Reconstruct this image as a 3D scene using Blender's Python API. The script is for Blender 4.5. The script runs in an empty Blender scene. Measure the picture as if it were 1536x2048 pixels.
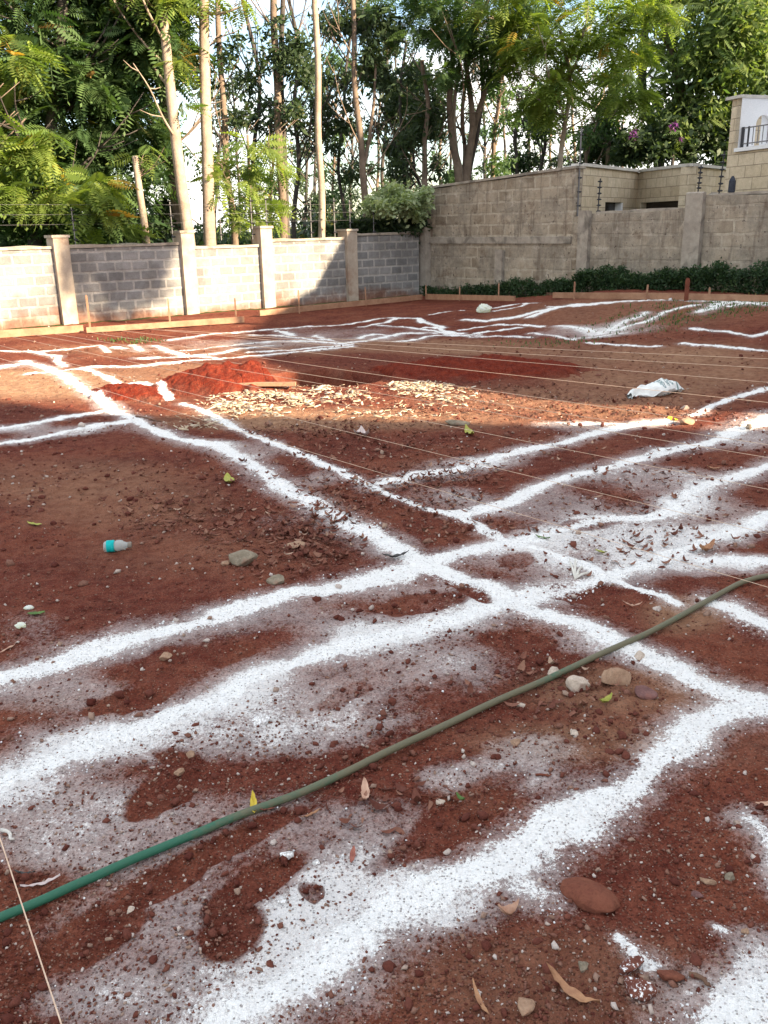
import bpy, math, random
import numpy as np
from mathutils import Vector, Matrix

random.seed(7); RNG = np.random.default_rng(7)
scene = bpy.context.scene
COL = scene.collection

# ---------------------------------------------------------------- camera
H = 1.6; PITCH = math.radians(18.0); ROLL = 0.021; FPX = 1750.0
fw = np.array([0, math.cos(PITCH), -math.sin(PITCH)])
r0 = np.array([1.0, 0, 0]); u0 = np.array([0, math.sin(PITCH), math.cos(PITCH)])
rt = r0*math.cos(ROLL) - u0*math.sin(ROLL)
up = u0*math.cos(ROLL) + r0*math.sin(ROLL)
cam_d = bpy.data.cameras.new('camera'); cam = bpy.data.objects.new('camera', cam_d); COL.objects.link(cam)
M = Matrix(((rt[0], up[0], -fw[0], 0), (rt[1], up[1], -fw[1], 0), (rt[2], up[2], -fw[2], H), (0, 0, 0, 1)))
cam.matrix_world = M
cam_d.sensor_fit = 'VERTICAL'; cam_d.sensor_height = 24.0; cam_d.lens = 24.0*FPX/2048
cam_d.clip_start = 0.05; cam_d.clip_end = 3000
scene.camera = cam

# ---------------------------------------------------------------- light
SUN_EL = math.radians(22.0); SUN_AZ = np.array([0.85, -0.53]); SUN_AZ = SUN_AZ/np.linalg.norm(SUN_AZ)
sdir = Vector((SUN_AZ[0]*math.cos(SUN_EL), SUN_AZ[1]*math.cos(SUN_EL), math.sin(SUN_EL)))
sl = bpy.data.lights.new('sun', 'SUN'); sl.energy = 5.0; sl.angle = math.radians(0.5); sl.color = (1.0, 0.80, 0.56)
so = bpy.data.objects.new('sun', sl); COL.objects.link(so)
so.rotation_euler = sdir.to_track_quat('Z', 'Y').to_euler()
world = bpy.data.worlds.new('World'); scene.world = world; world.use_nodes = True
wt = world.node_tree; wn = wt.nodes; wl = wt.links
for n in list(wn): wn.remove(n)
def N(tree, typ, **kw):
    n = tree.nodes.new(typ)
    for k, v in kw.items():
        if k in n.inputs.keys() if isinstance(k, str) else False: n.inputs[k].default_value = v
        else: setattr(n, k, v)
    return n
sky = wn.new('ShaderNodeTexSky'); sky.sky_type = 'NISHITA'; sky.sun_disc = False
sky.sun_elevation = SUN_EL; sky.sun_rotation = math.atan2(SUN_AZ[0], SUN_AZ[1])
sky.air_density = 1.0; sky.dust_density = 1.0; sky.ozone_density = 1.0
tc = wn.new('ShaderNodeTexCoord')
mp = wn.new('ShaderNodeMapping'); mp.inputs['Scale'].default_value = (1.0, 1.0, 2.2); mp.inputs['Location'].default_value = (0.3, 0.1, 0.0)
nz = wn.new('ShaderNodeTexNoise'); nz.inputs['Scale'].default_value = 2.6; nz.inputs['Detail'].default_value = 7; nz.inputs['Roughness'].default_value = 0.55
cr = wn.new('ShaderNodeValToRGB'); cr.color_ramp.elements[0].position = 0.44; cr.color_ramp.elements[1].position = 0.60
mx = wn.new('ShaderNodeMix'); mx.data_type = 'RGBA'
mx.inputs[7].default_value = (7.3, 7.1, 6.75, 1)
bg = wn.new('ShaderNodeBackground'); bg.inputs['Strength'].default_value = 0.086
wo = wn.new('ShaderNodeOutputWorld')
wl.new(tc.outputs['Generated'], mp.inputs['Vector']); wl.new(mp.outputs[0], nz.inputs['Vector'])
wl.new(nz.outputs['Fac'], cr.inputs[0]); wl.new(cr.outputs[0], mx.inputs[0])
wl.new(sky.outputs[0], mx.inputs[6]); wl.new(mx.outputs[2], bg.inputs[0]); wl.new(bg.outputs[0], wo.inputs[0])
scene.view_settings.view_transform = 'Standard'; scene.view_settings.look = 'None'
scene.view_settings.exposure = 2.05; scene.view_settings.gamma = 1.0
scene.cycles.max_bounces = 6; scene.cycles.transparent_max_bounces = 8
scene.cycles.use_denoising = True
scene.cycles.sample_clamp_indirect = 6

# ---------------------------------------------------------------- helpers
VT = RNG.random(65536)
def vnoise(x, y, s=0):
    ix = np.floor(x).astype(np.int64); iy = np.floor(y).astype(np.int64)
    fx = x-ix; fy = y-iy; fx = fx*fx*(3-2*fx); fy = fy*fy*(3-2*fy)
    def h(a, b): return VT[((a*73856093) ^ (b*19349663) ^ (s*83492791)) & 65535]
    return (h(ix, iy)*(1-fx)+h(ix+1, iy)*fx)*(1-fy)+(h(ix, iy+1)*(1-fx)+h(ix+1, iy+1)*fx)*fy
def fbm(x, y, s=0, o=4, g=0.5):
    a = 1.0; t = 0; w = 0
    for k in range(o):
        t = t + a*vnoise(x*2**k+k*17.3, y*2**k-k*9.1, s+k); w += a; a *= g
    return t/w
def sstep(a, b, x):
    t = np.clip((x-a)/(b-a), 0, 1); return t*t*(3-2*t)

def ray(px, py):
    return fw + rt*(px-768)/FPX + up*(1024-py)/FPX
def proj(p):
    d = np.asarray(p, float)-np.array([0, 0, H]); z = d@fw
    return 768+FPX*(d@rt)/z, 1024-FPX*(d@up)/z
def gz(px, py, z=0.0):            # point where the sight line meets a level plane
    d = ray(px, py); t = (z-H)/d[2]; return np.array([d[0]*t, d[1]*t, z])
def at(px, py, Y):                # point on the sight line at distance Y
    d = ray(px, py); t = Y/d[1]; return np.array([d[0]*t, Y, H+d[2]*t])

CORN = gz(848, 589)[:2]
LW0 = gz(128, 648)[:2]
ldir = CORN-LW0; ldir /= np.linalg.norm(ldir)           # left wall runs to the corner
rdir = np.array([ldir[1], -ldir[0]])                     # right wall runs back towards the viewer
print('corner', CORN, 'ldir', ldir, 'rdir', rdir)

def macro(X, Y):
    """large shape of the ground"""
    dx = X-CORN[0]; dy = Y-CORN[1]
    s = dx*rdir[0]+dy*rdir[1]; d = -(dx*ldir[0]+dy*ldir[1])   # d: distance in front of right wall
    z = 0.42*sstep(1.5, 7.5, s)*sstep(6.0, 0.6, d)
    return z
PITC = gz(650, 760)
def base_h(X, Y):
    z = macro(X, Y)
    z = z + 0.05*(fbm(X*0.45, Y*0.45, 3, 3)-0.5)*sstep(1.5, 4, np.hypot(X, Y))
    ang = np.sqrt(((X-PITC[0])/0.72)**2+((Y-PITC[1]-0.15)/0.62)**2)+.2*(vnoise(X*4, Y*4, 9)-.5)
    z = z - 0.5*sstep(1.0, 0.7, ang)
    return z
def gnd(px, py):
    p = gz(px, py)
    for _ in range(6):
        z = float(base_h(np.array([p[0]]), np.array([p[1]]))[0]); p = gz(px, py, z)
    return p

# ---- lime strokes: photographed line points brought to the ground, half widths in metres
def P(*a): return [tuple(a[i:i+2]) for i in range(0, len(a), 2)]
ST = [  # points, half width, veil, core strength
 (P(45,722,110,742,175,785,230,818,290,850,350,873,430,893,500,932,560,976), .060, .45, 1),
 (P(560,976,640,1010,700,1060,780,1105,850,1140), .058, .5, 1),
 (P(850,1140,920,1160,1000,1190,1060,1225,1150,1250,1250,1285,1330,1310,1400,1345,1480,1385,1560,1405), .048, .5, 1),
 (P(170,738,215,755,245,770,290,768,315,775,345,800), .045, .15, 1),
 (P(365,808,440,840,500,868,560,895,620,920,680,940,735,968), .040, .3, 1),
 (P(735,968,790,995,850,1018,910,1032,960,1065,1020,1090,1100,1110,1160,1135), .034, .3, 1),
 (P(1160,1135,1230,1165,1290,1190,1345,1212), .034, .3, 1),
 (P(1430,1205,1480,1225,1560,1262), .055, .3, 1),
 (P(750,972,830,950,900,945,970,925,1050,900,1120,885,1200,865,1270,850,1330,843), .060, .55, 1),
 (P(1385,828,1430,808,1470,795,1550,776), .050, .25, 1),
 (P(1110,845,1180,848,1260,850), .04, .5, .75),
 (P(910,1025,980,1010,1050,990,1100,972,1160,950,1240,925,1320,902,1400,885,1470,868), .062, .55, 1),
 (P(1450,868,1500,858,1560,830), .10, .5, .9),
 (P(1060,1082,1130,1060,1200,1045,1300,1030,1350,1008,1400,985,1450,965,1560,925), .055, .6, 1),
 (P(-60,1375,0,1357,100,1332,200,1302,300,1277,400,1252,480,1222,560,1197,650,1180,730,1165,800,1150,870,1130,960,1108,1020,1090,1060,1080), .060, .55, 1),
 (P(-60,1610,0,1582,80,1540,180,1503,260,1475,350,1440,450,1400,540,1352,620,1318,700,1288,800,1262,900,1238,960,1225,1040,1213,1100,1190,1180,1165,1230,1140,1300,1120,1380,1088,1450,1062,1560,1035), .056, .7, 1),
 (P(1390,1118,1460,1122,1560,1126), .05, .5, .95),
 (P(1560,1410,1480,1415,1420,1448,1350,1505,1280,1555,1200,1605,1120,1652,1040,1700,980,1745,920,1780,860,1812), .046, .5, 1),
 (P(860,1812,800,1845,740,1885,680,1925,600,1965,520,2005,450,2045,340,2110), .055, .6, 1),
 (P(1580,1980,1520,2010,1460,2050,1380,2110), .062, .5, 1),
 (P(1500,1640,1560,1700,1580,1760), .03, .5, .7),
 (P(1235,1865,1265,1890,1300,1915), .018, .35, .85),
 (P(1425,1858,1440,1868), .012, .3, .8),
 (P(955,1740,1000,1760,1050,1790), .035, .45, .7),
 (P(-60,868,0,858,60,848,130,832,215,820), .050, .35, 1),
 (P(-60,893,0,886,70,876,140,861,200,852,270,845), .055, .45, 1),
 (P(-40,738,0,733,50,728), .10, .5, 1),
 (P(60,748,110,741,200,735,300,732,400,721,500,712,600,704,700,692), .05, .3, 1),
 (P(0,703,60,704,115,712,125,733), .05, .25, .9),
 (P(60,706,130,700,195,690,215,705), .045, .2, .8),
 (P(225,694,245,698), .07, .2, .9), (P(260,690,285,703), .06, .3, .8),
 (P(300,692,340,700,380,712,430,716), .06, .3, .9),
 (P(280,717,350,714,420,708,480,700,540,692), .06, .3, .9),
 (P(370,700,440,694,500,688,560,683,640,678), .05, .3, .9),
 (P(340,680,420,670,500,663,560,658,640,653,700,648,760,637,785,636), .05, .35, 1),
 (P(500,672,560,672,600,676,660,682), .05, .2, .9), (P(555,662,590,671), .06, .1, .9),
 (P(630,672,665,683), .05, .1, .8), (P(590,683,680,688,740,680,800,668,880,665,920,668), .06, .35, 1),
 (P(500,706,560,702,640,695,700,689), .05, .1, .9),
 (P(712,676,745,668,790,672), .06, .2, .9), (P(745,650,800,655,850,660,900,665), .05, .3, .9),
 (P(720,654,770,646,790,637,830,637,850,645,890,656), .05, .2, 1),
 (P(860,630,890,624,925,622), .05, .1, .9), (P(770,684,820,680,870,672,960,670), .05, .2, .9),
 (P(890,668,940,674,1000,672,1060,676), .05, .2, .8), (P(900,690,960,688), .0, .0, 0),
 (P(925,660,960,655,1000,651,1050,652,1085,655), .045, .2, .9),
 (P(850,657,870,655,890,660,915,668), .05, .1, .9),
 (P(985,617,1010,612,1040,607,1070,606), .06, .2, .9), (P(990,622,1030,615,1055,608), .05, .1, .8),
 (P(925,640,980,643,1040,640,1080,630,1110,622,1180,618,1215,618), .06, .3, 1),
 (P(1065,642,1100,633,1150,626,1200,618,1270,621,1360,627,1440,629,1510,634), .06, .3, 1),
 (P(950,668,1000,662,1040,656), .05, .1, .9),
 (P(1118,656,1160,660,1200,668,1240,664,1290,655,1330,645,1390,638), .05, .5, 1),
 (P(1060,668,1100,672,1150,681), .05, .1, .8), (P(1180,686,1240,690,1320,695), .045, .2, .9),
 (P(1365,688,1430,694,1560,708), .045, .3, 1), (P(1385,665,1450,670,1500,680,1560,676), .05, .2, .9),
 (P(1400,648,1440,634,1480,624,1500,616,1520,624,1560,628), .08, .4, 1),
 (P(1450,640,1490,632,1560,640), .06, .4, .9), (P(1100,614,1150,615,1190,617), .05, .1, .8),
 (P(1200,672,1240,655,1290,645), .06, .5, .8), (P(1150,678,1200,676,1240,672), .05, .4, .8),
]
# thin powder veils: ellipses (centre px, half extents px, strength)
VE = [(180,1640,330,110,.62),(560,1640,170,90,.35),(330,1850,330,130,.5),(700,1790,190,130,.72),(760,1650,120,70,.35),
 (640,1420,260,80,.62),(860,1330,220,70,.55),(1160,1110,230,55,.78),(900,1200,160,40,.6),(700,1240,250,38,.4),(1060,1500,110,50,.5),
 (980,1560,140,45,.6),(1120,1020,170,40,.5),(1350,1060,180,35,.6),(1330,960,150,35,.55),(900,990,90,22,.6),(480,900,90,22,.5),
 (120,1400,200,45,.5),(60,1250,90,60,.25),(100,860,190,14,.5),(1010,1730,80,50,.5),(1500,1950,80,110,.55),(1330,1960,110,50,.35),
 (250,1720,260,60,.5),(600,1860,130,100,.6),(1180,1290,120,35,.35),(420,1480,300,50,.55),(1500,880,80,25,.5),(1150,850,120,14,.4),
 (640,960,50,18,.45),(130,1990,180,70,.4),(1440,1130,140,25,.55),(330,1990,260,80,.5),(1250,1075,230,30,.5),(860,1250,200,30,.5),(150,1480,200,50,.4),(950,930,120,18,.5),(1250,945,140,20,.45),(1400,1010,150,25,.5),(900,1830,120,60,.35),(880,1560,60,50,.45),(560,1040,60,20,.3),
 (1200,664,150,14,.6),(700,668,200,18,.35),(1470,630,90,12,.4),(500,690,220,14,.35)]
# places where feet or the hose scraped the powder away: (centre, half extents, turn deg, amount)
SC = [(330,1590,85,34,-28,1),(370,1515,62,22,10,.9),(445,1860,55,80,62,.85),(320,1330,70,30,-20,.8),(250,1405,110,22,-12,.85),
 (170,1860,110,55,-25,.8),(20,1930,50,70,0,.8),(420,1700,230,26,-24,.8),(620,1790,32,20,30,.7),(900,1290,0,0,0,0),(1040,1280,90,20,8,.75),(1120,1320,90,18,15,.7),
 (830,1205,110,22,-5,.7),(940,1185,55,12,25,.8),(470,1310,60,18,-18,.6),(700,1390,60,18,-20,.45),(1040,1125,35,16,0,.6),(1180,1050,70,12,-5,.55),
 (1190,1190,110,22,5,.8),(910,1640,170,45,-35,.6),(760,1500,120,35,-28,.45),(840,1390,120,30,-20,.35),(870,1000,0,0,0,0),(60,1760,70,20,-20,.3),
 (500,1770,130,30,-28,.85),(300,1770,120,30,-26,.85)]
def gset(pts): return np.array([gnd(a, b)[:2] for a, b in pts])
STW = [(gset(p), w*1.12, v, c) for p, w, v, c in ST if w > 0]
def ell_world(e, ang=0.0):
    cx, cy, ax, ay = e[:4]; c = gnd(cx, cy)[:2]
    a = math.radians(ang); ca, sa = math.cos(a), math.sin(a)
    p1 = gnd(cx+ax*ca, cy-ax*sa*-1 if False else cy+ax*sa)[:2]; p2 = gnd(cx-ay*sa, cy+ay*ca)[:2]
    A = np.array([p1-c, p2-c]).T
    return c, np.linalg.inv(A), max(np.linalg.norm(A[:, 0]), np.linalg.norm(A[:, 1]))*1.9
VEW = [(ell_world(e), e[4]) for e in VE]
SCW = [(ell_world(e, e[4]), e[5]) for e in SC if e[2] > 0]

def lime(X, Y):
    core = np.zeros_like(X); veil = np.zeros_like(X)
    wx = X+0.05*(vnoise(X*7, Y*7, 11)-.5)+0.10*(vnoise(X*1.7, Y*1.7, 12)-.5)+.02*(vnoise(X*28, Y*28, 10)-.5)
    wy = Y+0.05*(vnoise(X*7, Y*7, 13)-.5)+0.10*(vnoise(X*1.7, Y*1.7, 14)-.5)+.02*(vnoise(X*28, Y*28, 15)-.5)
    for pts, w, v, c in STW:
        m = w*5
        bx0, by0 = pts.min(0)-m-.1; bx1, by1 = pts.max(0)+m+.1
        idx = np.nonzero((X > bx0) & (X < bx1) & (Y > by0) & (Y < by1))[0]
        if len(idx) == 0: continue
        x = wx[idx]; y = wy[idx]; D = np.full(len(idx), 1e9)
        for a, b in zip(pts[:-1], pts[1:]):
            ab = b-a; L = ab@ab+1e-12
            t = np.clip(((x-a[0])*ab[0]+(y-a[1])*ab[1])/L, 0, 1)
            D = np.minimum(D, (x-a[0]-t*ab[0])**2+(y-a[1]-t*ab[1])**2)
        D = np.sqrt(D); ww = w*(0.75+0.5*vnoise(x*3, y*3, 21))
        k = c*np.clip(1.22-0.62*D/ww, 0, 1)**1.15
        core[idx] = np.maximum(core[idx], k)
        veil[idx] = np.maximum(veil[idx], (.15+v)*np.exp(-(D/(2.4*w))**2))
    for (c, A, R), s in VEW:
        idx = np.nonzero((abs(X-c[0]) < R) & (abs(Y-c[1]) < R))[0]
        q = A@np.vstack((wx[idx]-c[0], wy[idx]-c[1])); r = np.sqrt((q**2).sum(0))
        veil[idx] = 1-(1-veil[idx])*(1-min(1, s*.92)*sstep(1.3, .3, r))
    scr = np.zeros_like(X)
    for (c, A, R), s in SCW:
        idx = np.nonzero((abs(X-c[0]) < R) & (abs(Y-c[1]) < R))[0]
        q = A@np.vstack((X[idx]-c[0]+.6*(wx[idx]-X[idx]), Y[idx]-c[1]+.6*(wy[idx]-Y[idx]))); r = np.sqrt((q**2).sum(0))
        scr[idx] = np.maximum(scr[idx], s*sstep(1.12, .8, r))
    n = fbm(X*4, Y*4, 31, 4)
    veil = veil*(0.55+0.9*n)*(1-scr); core = core*(1-.35*scr)
    return core, np.clip(veil, 0, 1), scr

def full_h(X, Y, near=None):
    r = np.hypot(X, Y)
    z = base_h(X, Y)
    k = sstep(60, 20, r)
    z = z+k*(0.034*(fbm(X*2.2, Y*2.2, 41, 3)-.5)+0.026*(fbm(X*8, Y*8, 42, 3)-.5)+0.011*(fbm(X*34, Y*34, 43, 2)-.5))
    q = vnoise(X*16, Y*16, 47); z = z+k*.03*np.clip(q-.74, 0, 1)*sstep(.4, .75, vnoise(X*.9, Y*.9, 48))
    c = vnoise(X*60, Y*60, 44); z = z+k*0.010*np.clip(c-.72, 0, 1)*sstep(.35, .7, vnoise(X*1.3, Y*1.3, 45))
    return z
def hz(x, y): return float(full_h(np.array([x]), np.array([y]))[0])
def gp(px, py):                     # ground point with the real surface height
    p = gnd(px, py); return np.array([p[0], p[1], hz(p[0], p[1])])

# ---------------------------------------------------------------- materials
def mat(name, base=(.5, .5, .5), rough=.8, spec=.2):
    m = bpy.data.materials.new(name); m.use_nodes = True
    b = m.node_tree.nodes['Principled BSDF']
    b.inputs['Base Color'].default_value = (*base, 1); b.inputs['Roughness'].default_value = rough
    b.inputs['Specular IOR Level'].default_value = spec
    return m, m.node_tree, b
def noise(t, scale, detail=4, rough=.55, vec=None, dist=0):
    n = t.nodes.new('ShaderNodeTexNoise'); n.inputs['Scale'].default_value = scale
    n.inputs['Detail'].default_value = detail; n.inputs['Roughness'].default_value = rough; n.inputs['Distortion'].default_value = dist
    if vec: t.links.new(vec, n.inputs['Vector'])
    return n.outputs['Fac']
def ramp(t, fac, stops):
    r = t.nodes.new('ShaderNodeValToRGB'); e = r.color_ramp.elements
    while len(e) < len(stops): e.new(0.5)
    for i, (p, c) in enumerate(stops):
        e[i].position = p; e[i].color = (*c, 1) if len(c) == 3 else c
    t.links.new(fac, r.inputs[0]); return r.outputs[0]
def mixc(t, fac, a, b, typ='MIX'):
    n = t.nodes.new('ShaderNodeMix'); n.data_type = 'RGBA'; n.blend_type = typ
    for s, v in ((0, fac), (6, a), (7, b)):
        if hasattr(v, 'is_linked'): t.links.new(v, n.inputs[s])
        elif s == 0: n.inputs[0].default_value = v
        else: n.inputs[s].default_value = (*v, 1)
    return n.outputs[2]
def mth(t, op, a, b=None, c=None):
    n = t.nodes.new('ShaderNodeMath'); n.operation = op
    for i, v in enumerate((a, b, c)):
        if v is None: continue
        if hasattr(v, 'is_linked'): t.links.new(v, n.inputs[i])
        else: n.inputs[i].default_value = v
    return n.outputs[0]
def mrange(t, v, a, b, c=0., d=1., smooth=True):
    n = t.nodes.new('ShaderNodeMapRange'); n.interpolation_type = 'SMOOTHSTEP' if smooth else 'LINEAR'
    t.links.new(v, n.inputs[0])
    for i, q in enumerate((a, b, c, d)): n.inputs[i+1].default_value = q
    return n.outputs[0]
def bump(t, b, h, dist=.01, s=1.0):
    n = t.nodes.new('ShaderNodeBump'); n.inputs['Distance'].default_value = dist; n.inputs['Strength'].default_value = s
    t.links.new(h, n.inputs['Height']); t.links.new(n.outputs[0], b.inputs['Normal'])
def objco(t): return t.nodes.new('ShaderNodeTexCoord').outputs['Object']
def attr(t, name, out='Fac'):
    n = t.nodes.new('ShaderNodeAttribute'); n.attribute_name = name; return n.outputs[out]

def soil_material():
    m, t, b = mat('red_soil_with_lime', rough=.95, spec=.08)
    geo = t.nodes.new('ShaderNodeNewGeometry').outputs['Position']
    n1 = noise(t, 1.3, 5, .6, geo); n2 = noise(t, 14, 5, .6, geo); n3 = noise(t, 110, 3, .6, geo); n4 = noise(t, 420, 2, .6, geo)
    c = ramp(t, n1, [(.36, (.105, .020, .014)), (.49, (.165, .040, .025)), (.58, (.215, .062, .034)), (.68, (.235, .105, .07))])
    c2 = ramp(t, n2, [(.32, (.075, .016, .011)), (.60, (.21, .075, .048))])
    c = mixc(t, .5, c, c2)
    c = mixc(t, .55, c, mixc(t, 1., c, ramp(t, n3, [(.36, (.45, .42, .4)), (.62, (1.25, 1.3, 1.3))]), 'MULTIPLY'))
    c = mixc(t, attr(t, 'dry'), c, ramp(t, n2, [(.3, (.25, .13, .075)), (.7, (.42, .26, .16))]))
    c = mixc(t, attr(t, 'green'), c, ramp(t, n2, [(.3, (.03, .05, .015)), (.7, (.07, .10, .03))]))
    c = mixc(t, attr(t, 'fresh'), c, ramp(t, n2, [(.3, (.10, .013, .008)), (.7, (.21, .036, .017))]))
    # crumbs: darker and paler grains
    vo = t.nodes.new('ShaderNodeTexVoronoi'); vo.inputs['Scale'].default_value = 130; t.links.new(geo, vo.inputs['Vector'])
    rnd = t.nodes.new('ShaderNodeSeparateColor'); t.links.new(vo.outputs['Color'], rnd.inputs[0])
    grain = mth(t, 'MULTIPLY', mrange(t, rnd.outputs[0], .70, .80), mrange(t, vo.outputs['Distance'], .42, .25))
    c = mixc(t, mth(t, 'MULTIPLY', grain, .6), c, (.34, .21, .15))
    dg = mth(t, 'MULTIPLY', mrange(t, rnd.outputs[1], .75, .85), mrange(t, vo.outputs['Distance'], .45, .25))
    c = mixc(t, mth(t, 'MULTIPLY', dg, .55), c, (.045, .016, .012))
    # lime
    core = attr(t, 'core'); veil = attr(t, 'veil')
    nn = mth(t, 'ADD', mth(t, 'MULTIPLY', n3, .55), mth(t, 'MULTIPLY', n4, .45))
    n5 = noise(t, 48, 3, .6, geo)
    nn = mth(t, 'ADD', mth(t, 'MULTIPLY', nn, .6), mth(t, 'ADD', mth(t, 'MULTIPLY', n2, .12), mth(t, 'MULTIPLY', n5, .28)))
    a = mth(t, 'ADD', core, mth(t, 'MULTIPLY', mth(t, 'SUBTRACT', nn, .5), 3.0))
    fc = mrange(t, a, .46, .72)
    v2 = mth(t, 'ADD', veil, mth(t, 'MULTIPLY', mth(t, 'SUBTRACT', nn, .5), 1.7))
    fv = mrange(t, v2, .16, 1.0, 0, .66, False)
    fv = mth(t, 'MULTIPLY', fv, mrange(t, veil, .02, .25))
    fs = mrange(t, v2, .64, .74, 0, .8)
    f = mth(t, 'MAXIMUM', mth(t, 'MAXIMUM', fc, fv), mth(t, 'MULTIPLY', fs, mrange(t, veil, .02, .25)))
    f = mth(t, 'MULTIPLY', f, mrange(t, mth(t, 'MULTIPLY', dg, 1.0), 0, 1, 1, .45))
    c = mixc(t, f, c, (.90, .895, .87))
    t.links.new(c, b.inputs['Base Color'])
    h = mth(t, 'ADD', mth(t, 'MULTIPLY', n3, .6), mth(t, 'MULTIPLY', n4, .25))
    h = mth(t, 'ADD', h, mth(t, 'MULTIPLY', n2, 1.4))
    h = mth(t, 'ADD', h, mth(t, 'MULTIPLY', mth(t, 'ADD', grain, dg), .35))
    v3 = t.nodes.new('ShaderNodeTexVoronoi'); v3.inputs['Scale'].default_value = 70; t.links.new(geo, v3.inputs['Vector'])
    h = mth(t, 'ADD', h, mth(t, 'MULTIPLY', v3.outputs['Distance'], -.5))
    bump(t, b, h, .017, .95)
    return m
M_SOIL = soil_material()

def block_material(name, c1, c2, mort, bw, bh, ms, show=None, dirt=True, topstain=True, rough_mortar=.05, soilz=.28):
    """blocks laid in UV metres; z stains use world position"""
    m, t, b = mat(name, rough=.92, spec=.1)
    uv = t.nodes.new('ShaderNodeUVMap').outputs[0]
    geo = t.nodes.new('ShaderNodeNewGeometry').outputs['Position']
    nd = t.nodes.new('ShaderNodeTexNoise'); nd.inputs['Scale'].default_value = 5; nd.inputs['Detail'].default_value = 4; t.links.new(geo, nd.inputs['Vector'])
    sub = t.nodes.new('ShaderNodeVectorMath'); sub.operation = 'MULTIPLY_ADD'
    sub.inputs[1].default_value = (rough_mortar,)*3; t.links.new(nd.outputs['Color'], sub.inputs[0]); t.links.new(uv, sub.inputs[2])
    br = t.nodes.new('ShaderNodeTexBrick'); t.links.new(sub.outputs[0], br.inputs['Vector'])
    br.inputs['Scale'].default_value = 1; br.inputs['Brick Width'].default_value = bw; br.inputs['Row Height'].default_value = bh
    br.inputs['Mortar Size'].default_value = ms; br.inputs['Mortar Smooth'].default_value = .35
    br.inputs['Color1'].default_value = (*c1, 1); br.inputs['Color2'].default_value = (*c2, 1); br.inputs['Mortar'].default_value = (*mort, 1)
    col = br.outputs['Color']
    n2 = noise(t, 9, 6, .65, geo); n3 = noise(t, 60, 4, .6, geo); n1 = noise(t, 1.4, 5, .6, geo)
    if show:   # smeared render hides part of the joints
        col = mixc(t, mrange(t, n1, show[0], show[1]), col, ramp(t, n2, [(.3, tuple(x*.8 for x in mort)), (.7, mort)]))
    col = mixc(t, .55, col, ramp(t, n2, [(.28, (.35, .33, .31)), (.72, (1.15, 1.12, 1.1))]), 'MULTIPLY') if False else mixc(t, .5, col, mixc(t, 1.0, col, ramp(t, n2, [(.3, (.55, .53, .5)), (.7, (1.0, 1.0, 1.0))]), 'MULTIPLY'))
    col = mixc(t, .5, col, mixc(t, 1.0, col, ramp(t, n3, [(.3, (.6, .6, .6)), (.65, (1., 1., 1.))]), 'MULTIPLY'))
    sp = t.nodes.new('ShaderNodeSeparateXYZ'); t.links.new(geo, sp.inputs[0]); z = sp.outputs[2]
    if dirt:
        zz = mth(t, 'ADD', z, mth(t, 'MULTIPLY', mth(t, 'SUBTRACT', n1, .5), -.9))
        col = mixc(t, mrange(t, zz, soilz, .0, 0, .85), col, ramp(t, n2, [(.3, (.17, .06, .035)), (.7, (.30, .15, .09))]))
    if topstain:
        suv = t.nodes.new('ShaderNodeSeparateXYZ'); t.links.new(uv, suv.inputs[0])
        st = mth(t, 'ADD', suv.outputs[1], mth(t, 'MULTIPLY', mth(t, 'SUBTRACT', n2, .5), .5))
        m2 = mrange(t, n1, .45, .62)
        col = mixc(t, mth(t, 'MULTIPLY', m2, .35), col, (.06, .05, .045))
    if show:
        mpn = t.nodes.new('ShaderNodeMapping'); mpn.inputs['Scale'].default_value = (7, .9, 1); t.links.new(uv, mpn.inputs['Vector'])
        stn = noise(t, 1.0, 5, .65, mpn.outputs[0])
        col = mixc(t, mrange(t, stn, .50, .68, 0, .55), col, (.12, .09, .07))
        bl = noise(t, 3.2, 6, .7, geo)
        col = mixc(t, mrange(t, bl, .54, .66, 0, .6), col, (.15, .105, .075))
        col = mixc(t, mrange(t, bl, .42, .30, 0, .5), col, (.55, .48, .40))
        pit = noise(t, 16, 3, .5, geo)
        col = mixc(t, mrange(t, pit, .66, .70, 0, .75), col, (.07, .05, .045))
    t.links.new(col, b.inputs['Base Color'])
    h = mth(t, 'ADD', mth(t, 'MULTIPLY', br.outputs['Fac'], -.5), mth(t, 'ADD', mth(t, 'MULTIPLY', n2, .6), mth(t, 'MULTIPLY', n3, .3)))
    bump(t, b, h, .02, .7)
    return m
M_BLOCK = block_material('grey_block_wide_mortar', (.23, .23, .228), (.33, .325, .315), (.44, .42, .39), .34, .185, .026, rough_mortar=.035)
M_ROUGH = block_material('rough_rendered_stone', (.28, .225, .165), (.47, .39, .295), (.51, .44, .345), .42, .235, .026, show=(.33, .60), rough_mortar=.06, soilz=.2)
M_CLAD = block_material('cream_stone_cladding', (.60, .49, .34), (.72, .61, .45), (.36, .29, .21), .42, .215, .008, dirt=False, topstain=False, rough_mortar=.004)

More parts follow.
